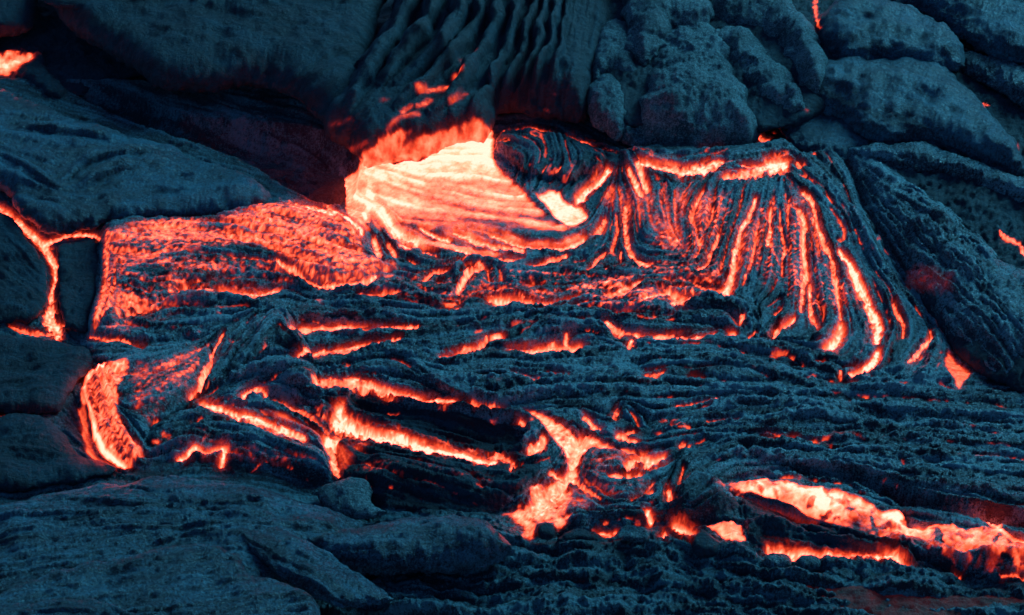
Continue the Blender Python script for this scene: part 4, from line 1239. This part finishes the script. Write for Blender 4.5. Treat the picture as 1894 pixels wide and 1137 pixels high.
lobe('lava_mound', 'low dark blue mound below the plates at the left edge', 'lava mound',
     [(-80,612,1),(30,614,1),(100,620,1),(170,635,1),(250,652,1),(275,662,.6),(200,685),(150,720),(120,770),(60,780),(-80,780)], 24, 30, lift=0, step=2.4, guide=[[(0,640),(150,650),(260,660)],[(0,700),(120,690),(200,670)]])
lobe('lava_mound', 'dark blue mound left of the bright rim of the lava tongue', 'lava mound',
     [(-80,768,1),(30,752,1),(90,756,1),(130,790,1),(150,830,.6),(220,868),(235,880),(160,910),(0,930),(-80,930)], 24, 40, lift=0, step=2.4, guide=[[(0,790),(100,790),(180,850)],[(0,850),(150,870)]],
     glows=[(.37, R(7,[(410,100,70),(460,200,60),(500,310,60),(560,370,50)])), (.36, R(7,[(380,160,60),(420,250,60)]))])  # halo of the tongue's bright rim, painted on this mound as emission
# draped mound above the mouth
DR = [[(460,-140,90),(450,0,90),(400,150,84),(300,300,80),(200,430,76),(120,560,60)], [(590,-140,110),(590,-40,110),(560,100,100),(480,230,90),(380,330,80),(300,420,60)], [(725,-140,100),(720,-40,100),(700,130,90),(600,280,80),(500,350,70),(400,420,60)],
      [(840,-140,70),(840,-40,70),(800,120,66),(700,270,66),(600,370,60),(480,480,60),(380,560,50)], [(930,-140,70),(925,-40,70),(895,150,66),(800,320,70),(700,470,70),(560,580,60)], [(1030,-140,64),(1020,-40,60),(985,150,56),(925,320,56),(860,450,56),(770,600,50)],
      [(1110,-140,56),(1105,-40,50),(1055,200,46),(995,350,46),(925,500,46),(870,620,40)], [(1180,-140,50),(1175,-40,46),(1120,200,42),(1075,350,42),(1005,500,44),(940,620,40)], [(1235,-140,46),(1235,-40,44),(1200,150,40),(1155,300,40),(1105,450,44),(1050,600,36)],
      [(1285,-140,40),(1280,-40,36),(1258,150,30),(1235,300,34),(1210,430,30)]]
lobe('draped_mound', 'tall mound of draped hanging folds above the molten mouth', 'lava mound',
     R(2, [(400,-330),(350,60),(300,220),(190,390),(110,530),(20,650),(-10,740),(70,820),(150,870),(205,925),(330,914),(450,896),(560,876),(660,838),(720,818),(800,808),(872,800),(893,740),(930,655),(1000,645),(1100,652),(1200,680),(1290,705),(1380,690),(1430,560),(1500,380),(1570,100),(1600,-330)]),
     74, 34, lift=12, dome=70, dome_w=220, step=2.0, mat=M_DARK, under=142, fold='fold', rope_k=2.3, rope=[R(2,[(q[0], q[1], q[2] * .95) for q in p]) for p in DR], guide=[R(2,[(q[0],q[1]) for q in p]) for p in DR] + [R(2,[(100,800),(300,700),(600,600)]), R(2,[(250,860),(500,760),(800,690)])], streak=.8,
     glows=[(T, R(2,p)) for T, p in ((.50,[(690,400,50),(720,410,50)]),(.52,[(490,480,30),(600,460,56),(650,450,50)]),(.52,[(500,560,44),(560,530,56)]),(.5,[(410,590,44),(460,560,44)]),(.48,[(340,680,50),(400,620,50),(500,600,46)]),(.42,[(670,540,50),(740,490,46)]),(.30,[(720,320,50),(800,300,40)]),(.3,[(310,520,50),(340,525,40)]),(.3,[(40,660,50),(150,620,50)]),(.34,[(1160,570,40),(1180,580,30)]),(.26,[(1200,480,26),(1215,485,26)]),(.36,[(120,800,60),(230,740,60)]))],  # strokes paint the mouth's reflected glow onto the overhang as emission
     patches=[(.62, R(2,[(170,900),(210,800),(300,720),(420,670),(480,690),(430,760),(380,850),(330,890)])), (.58, R(2,[(420,740),(560,690),(700,650),(790,610),(870,640),(895,740),(880,790),(700,780),(560,840),(380,870),(330,860)])), (.62, R(2,[(740,720),(800,640),(870,640),(900,740),(895,810),(800,780)])), (.66, R(2,[(200,920),(330,880),(560,840),(720,780),(860,750),(895,810),(720,840),(560,900),(330,930)])), (.66, R(2,[(200,890),(330,850),(560,805),(690,755),(690,790),(560,840),(340,875),(200,900)]))])  # lip patches: reflected orange glow of the pool, also painted as emission
# grey toes right of the drapes
TG = 'grey rounded toes right of the draped mound'
lobe('lava_toe', 'tall rough grey column of lava at the top edge right of the drapes', 'lava toe',
     [(1130,-60),(1280,-80),(1308,0),(1318,50),(1275,75),(1215,110),(1195,150),(1160,100),(1150,30)], 60, 70, lift=66, step=2.0, mat=M_GREY, rough=.35, wob=12, under=100, grow=16, group=TG)
lobe('lava_toe', 'narrow grey lump standing directly above the small drooping toe', 'lava toe',
     R(2, [(1390,330),(1440,180),(1530,120),(1620,180),(1655,300),(1655,440),(1600,470),(1500,450),(1410,450)]), 44, 46, lift=52, step=1.9, mat=M_GREY, rough=.35, wob=8, under=100, grow=10, group=TG)
lobe('lava_toe', 'small round drooping grey toe hanging above the black crust beside the mouth', 'lava toe',
     R(2, [(1400,470),(1450,435),(1530,450),(1600,520),(1618,640),(1570,725),(1520,737),(1440,695),(1390,630),(1370,540)]), 44, 36, lift=34, step=1.8, mat=M_GREY, rough=.35, under=110, grow=7, group=TG)
lobe('lava_toe', 'largest grey bulging toe just above the band of fire', 'lava toe',
     [(1185,120),(1240,80),(1305,70),(1350,115),(1378,170),(1398,230),(1402,275),(1370,296),(1290,292),(1210,284),(1150,268),(1165,240),(1178,190)], 60, 70, lift=22, dome=30, dome_w=60, step=1.9, mat=M_GREY, rough=.35, wob=11, under=98, grow=14, bump=1.4, group=TG)
lobe('lava_toe', 'grey shoulder shaped toe behind the right side of the largest toe', 'lava toe',
     [(1290,85),(1350,72),(1405,92),(1432,130),(1468,168),(1482,205),(1455,216),(1405,205),(1380,175)], 44, 60, lift=48, dome=18, dome_w=50, step=2.0, mat=M_GREY, rough=.35, wob=10, under=96, grow=18, bump=1.4, group=TG)
lobe('lava_toe', 'smooth blue grey toe curving down from the top edge behind the shoulder shaped toe', 'lava toe',
     [(1290,-60),(1400,-40),(1470,28),(1512,88),(1528,120),(1524,165),(1505,185),(1470,160),(1425,98),(1330,68),(1300,20)], 54, 70, lift=52, dome=16, dome_w=60, step=2.2, mat=M_GREY, wob=10, under=96, grow=18, bump=1.4, group=TG)
# right side
lobe('lava_lobe', 'largest smooth dark lobe at the right, its far rim sloping to the edge', 'lava lobe',
     [(1518,140),(1540,112,.6),(1600,104,.6),(1690,104,.6),(1750,132,.6),(1800,180,.6),(1840,220,.6),(1872,272,.6),(1893,330),(1860,330),(1780,292),(1700,272),(1600,262),(1560,235),(1505,212),(1490,185)], 54, 70, lift=30, dome=24, dome_w=80, step=2.2, under=104, grow=20, mat=M_BLUE, bump=1.3, guide=[[(1530,130),(1700,180),(1860,290)],[(1560,110),(1720,120),(1840,220)],[(1510,190),(1650,250),(1760,285)]], streak=.9, glows=EDGE)
lobe('lava_lobe', 'rounded dark lobe with a pale crest under the red streak at the top right', 'lava lobe',
     [(1525,40),(1545,15),(1600,16),(1680,40),(1750,75),(1772,112),(1740,128),(1650,118),(1560,116),(1505,60)], 46, 60, lift=64, dome=16, dome_w=60, step=2.4, under=102, grow=20, bump=1.4, mat=M_BLUE, guide=[[(1540,20),(1650,50),(1760,100)],[(1560,80),(1700,110)]], streak=.8, glows=EDGE)
lobe('lava_slope', 'far blue slope with slanting streaks in the top right corner', 'lava slope',
     [(1560,-90),(1760,-110),(2040,-90),(2040,150),(1900,130),(1830,112),(1760,70),(1690,34),(1600,10)], 50, 80, lift=60, step=2.6, under=100, grow=16, mat=M_BLUE, guide=[[(1650,10),(1800,80),(1950,130)],[(1700,-10),(1950,60)],[(1800,-20),(1960,10)]], streak=1.6)
lobe('lava_lobe', 'knobbly lobe at the right edge beyond the black gap', 'lava lobe',
     [(1762,112),(1800,105),(1850,118),(1900,135),(2040,150),(2040,260),(1894,205),(1850,180),(1800,150)], 34, 46, lift=40, step=2.2, under=105, grow=10, mat=M_CRUST, rough=.8, glows=EDGE)
lobe('lava_lobe', 'small lobe tucked under the right side of the shoulder shaped toe', 'lava lobe',
     [(1410,208),(1450,200),(1490,206),(1545,230),(1590,262),(1600,275),(1560,300),(1510,296),(1460,262)], 28, 50, lift=24, step=2.0, under=100, grow=14, mat=M_BLUE)
WR = [[(1480,220),(1560,300),(1640,420),(1720,560),(1800,660)], [(1600,280),(1700,320),(1850,380)], [(1640,330),(1740,390),(1860,470)], [(1620,380),(1700,480),(1800,560),(1870,640)], [(1700,300),(1800,350),(1894,390)]]
lobe('lava_slope', 'wrinkled grey slope falling along the right side of the rope fan', 'lava slope',
     [(1470,270),(1520,232,.8),(1570,262,.8),(1640,282,.8),(1700,330,.8),(1770,390,.8),(1850,470,.8),(1915,560,.8),(2000,640,.8),(2000,720),(1900,705),(1830,700),(1770,640),(1700,550),(1640,470),(1600,400),(1555,320)], 26, 90, lift=6, dome=22, dome_w=70, step=1.9, under=90, grow=26, mat=M_CRUST, guide=WR, streak=2.6, rough=.3,
     blobs=[(1730,440,26,12),(1760,470,24,12),(1700,460,22,10),(1740,410,24,10),(1790,500,26,10),(1700,420,20,9),(1760,530,24,10)], glows=EDGE + [(.27, [(1700,515,70),(1740,530,60)])])
lobe('lava_lobe', 'long ridged lobe sloping to the right edge below the largest smooth lobe', 'lava lobe',
     [(1560,290),(1610,262,.7),(1690,262,.7),(1760,276,.7),(1850,318,.7),(2000,350,.7),(2000,440),(1894,400),(1820,372),(1740,340),(1640,320)], 36, 60, lift=22, dome=12, dome_w=50, step=2.0, under=100, grow=14, mat=M_CRUST, guide=[[(1600,280),(1750,310),(1900,360)],[(1650,310),(1800,350),(1900,390)]], streak=2.2, rough=.4, glows=EDGE)
lobe('lava_lobe', 'grey blue lobe at the right edge below the short orange crack', 'lava lobe',
     [(1780,500),(1830,470,.7),(1880,490,.7),(2000,520,.7),(2000,690),(1900,690),(1860,660),(1820,590)], 34, 60, lift=14, dome=10, dome_w=60, step=2.0, under=100, grow=16, mat=M_CRUST, rough=.4, guide=[[(1800,500),(1900,600)],[(1840,560),(1894,650)]], glows=EDGE)
# foreground
lobe('lava_mound', 'broad smooth mound of blue lava across the lower left foreground', 'lava mound',
     [(-120,930,.7),(-40,912,.7),(60,893,.7),(200,870,.7),(285,856,.7),(350,856,.7),(430,866,.7),(530,886,.7),(640,920,.7),(720,955,.6),(690,1010),(640,1080),(500,1180),(200,1290),(-120,1290)], 50, 90, lift=0, dome=18, dome_w=120, step=2.0, under=100, mat=M_FRONT, guide=[[(0,920),(300,890),(600,940)],[(0,980),(300,960),(600,990)],[(0,1050),(300,1000)]], streak=1.3, rope_k=1.7,
     rope=[R(7,p) for p in ([(1080,390,14),(1300,425,18),(1500,490,18),(1720,560,12)],[(400,700,14),(800,690,20),(1100,662,20),(1270,650,12)],[(830,765,14),(1000,725,18),(1230,680,16)],[(0,560,12),(300,545,16),(700,560,14),(1000,560,10)],[(-50,640,14),(250,615,18),(560,610,12)],[(60,480,12),(400,440,16),(760,430,12)],[(-80,760,14),(200,700,18),(420,690,10)],[(1250,560,12),(1450,560,18),(1650,600,14)],[(300,500,10),(650,490,14),(1050,500,10)])])
lobe('boulder', 'pale rounded knob below the foot of the glowing red pillar', 'rock',
     [(590,912),(620,886,.8),(650,876,.8),(680,880,.8),(692,905),(690,935),(720,955),(660,965),(600,945)], 20, 34, lift=18, step=1.8, mat=M_GREY, under=100, grow=6, wob=3)
lobe('lava_mound', 'dark rounded mound with a pale crest in the middle foreground', 'lava mound',
     [(540,1000),(600,968,.8),(700,950,.8),(800,940,.8),(880,944,.8),(925,968,.8),(960,1000,.5),(972,1030),(930,1060),(850,1075),(700,1080),(590,1070)], 46, 50, lift=26, dome=8, dome_w=60, step=2.0, under=105, mat=M_FRONT, guide=[[(560,990),(750,955),(900,960)],[(900,970),(960,1030)],[(620,1040),(850,1040)]])
lobe('lava_ridge', 'low ridge running from the broad mound down to the middle foreground', 'lava ridge',
     [(430,990),(500,972),(560,985),(640,1040),(700,1080),(740,1120),(640,1140),(540,1100),(480,1050)], 14, 50, lift=62, step=2.0, under=105, mat=M_FRONT, guide=[[(480,990),(600,1050),(700,1110)]])
lobe('lava_ridge', 'long overlapping ledge with a pale rim in the lower left foreground', 'lava ridge',
     [(-60,1120,.8),(20,1095,.8),(150,1048,.8),(300,1016,.8),(400,1010,.8),(450,1030,.8),(470,1070,.5),(520,1100),(600,1150),(500,1290),(-60,1290)], 40, 24, lift=82, step=2.0, under=112, mat=M_FRONT, guide=[[(20,1090),(200,1035),(420,1015)],[(100,1110),(400,1080)]])
lobe('lava_ridge', 'pale topped ledge cut off by the bottom edge in the lower left corner', 'lava ridge',
     [(-20,1150,.8),(50,1120,.8),(150,1112,.8),(220,1122,.8),(290,1150,.8),(330,1200),(250,1290),(-20,1290)], 34, 22, lift=122, step=2.2, under=105, mat=M_BLUE, guide=[[(30,1125),(150,1115),(260,1140)]])
glow_ground = lobe('glow_painted_ground', 'brown grainy ash lit red by the bright channel in the lower right corner', None,  # not ash: brown ground colour standing in for the channel's red glow
     [(1470,1075),(1530,1058),(1690,1066),(1800,1086),(2060,1106),(2060,1240),(1560,1240),(1490,1130)], 9, 90, lift=5, step=2.0, under=90, mat=M_GLOWPAINT, rough=.4, wob=14, guide=[[(1500,1080),(1700,1090),(1890,1110)],[(1600,1120),(1890,1140)]], streak=.5, patches=[(.215, [(1460,1060),(2060,1090),(2060,1240),(1500,1240)])])  # faint red emission paints the channel's glow onto this ground
tag(glow_ground, None, None, None, 'structure')
for i, (u, v, rx, ry, lab) in enumerate([(1437,1048,30,17,'leftmost and largest of the round stones below the lowest bright streak'), (1492,1052,26,17,'second round stone from the left below the lowest bright streak'),
                                         (1542,1070,14,12,'small round stone between two bigger ones below the lowest bright streak'), (1570,1078,13,11,'low flat stone beside the rightmost round stone'), (1601,1073,15,13,'rightmost pale round stone on the orange lit ground')]):
    pl = [(u + rx * math.cos(t), v + ry * math.sin(t)) for t in np.linspace(0, 2 * math.pi, 11)[:-1]]
    lobe('stone', lab, 'stone', pl, 17, 13, lift=0, step=1.5, mat=M_GREY if i in (1, 4) else M_CRUST, wob=2, bump=.4, rough=.2, group='round stones along the lower right foreground', dome=6, dome_w=10)
lobe('stone', 'angular black stone lodged in the lower end of the hot spill', 'stone',
     R(8, [(1110,720),(1125,690),(1160,672),(1200,680),(1222,710),(1212,745),(1170,762),(1125,752)]), 16, 10, lift=12, step=1.5, wob=1.5, bump=.3, warp=.6)
lobe('stone', 'grey blue stone right of the black stone at the foot of the spill', 'stone',
     R(8, [(1200,765),(1250,720),(1340,690),(1400,710),(1430,740),(1400,765),(1300,775)]), 14, 14, lift=6, step=1.5, wob=3, bump=.4)
lobe('stone', 'flat pale stone below the small orange pockets at the front', 'stone',
     R(8, [(1500,765),(1560,730),(1640,705),(1700,700),(1720,740),(1700,772),(1600,780)]), 14, 14, lift=6, step=1.5, wob=3, bump=.4, mat=M_GREY)
lobe('stone', 'dark wedge shaped stone between the two bright pockets left of the streak', 'stone',
     R(9, [(60,790),(85,740),(120,695),(160,730),(210,770),(230,810),(150,850),(80,830)]), 20, 14, lift=4, step=1.5, wob=2, bump=.4)
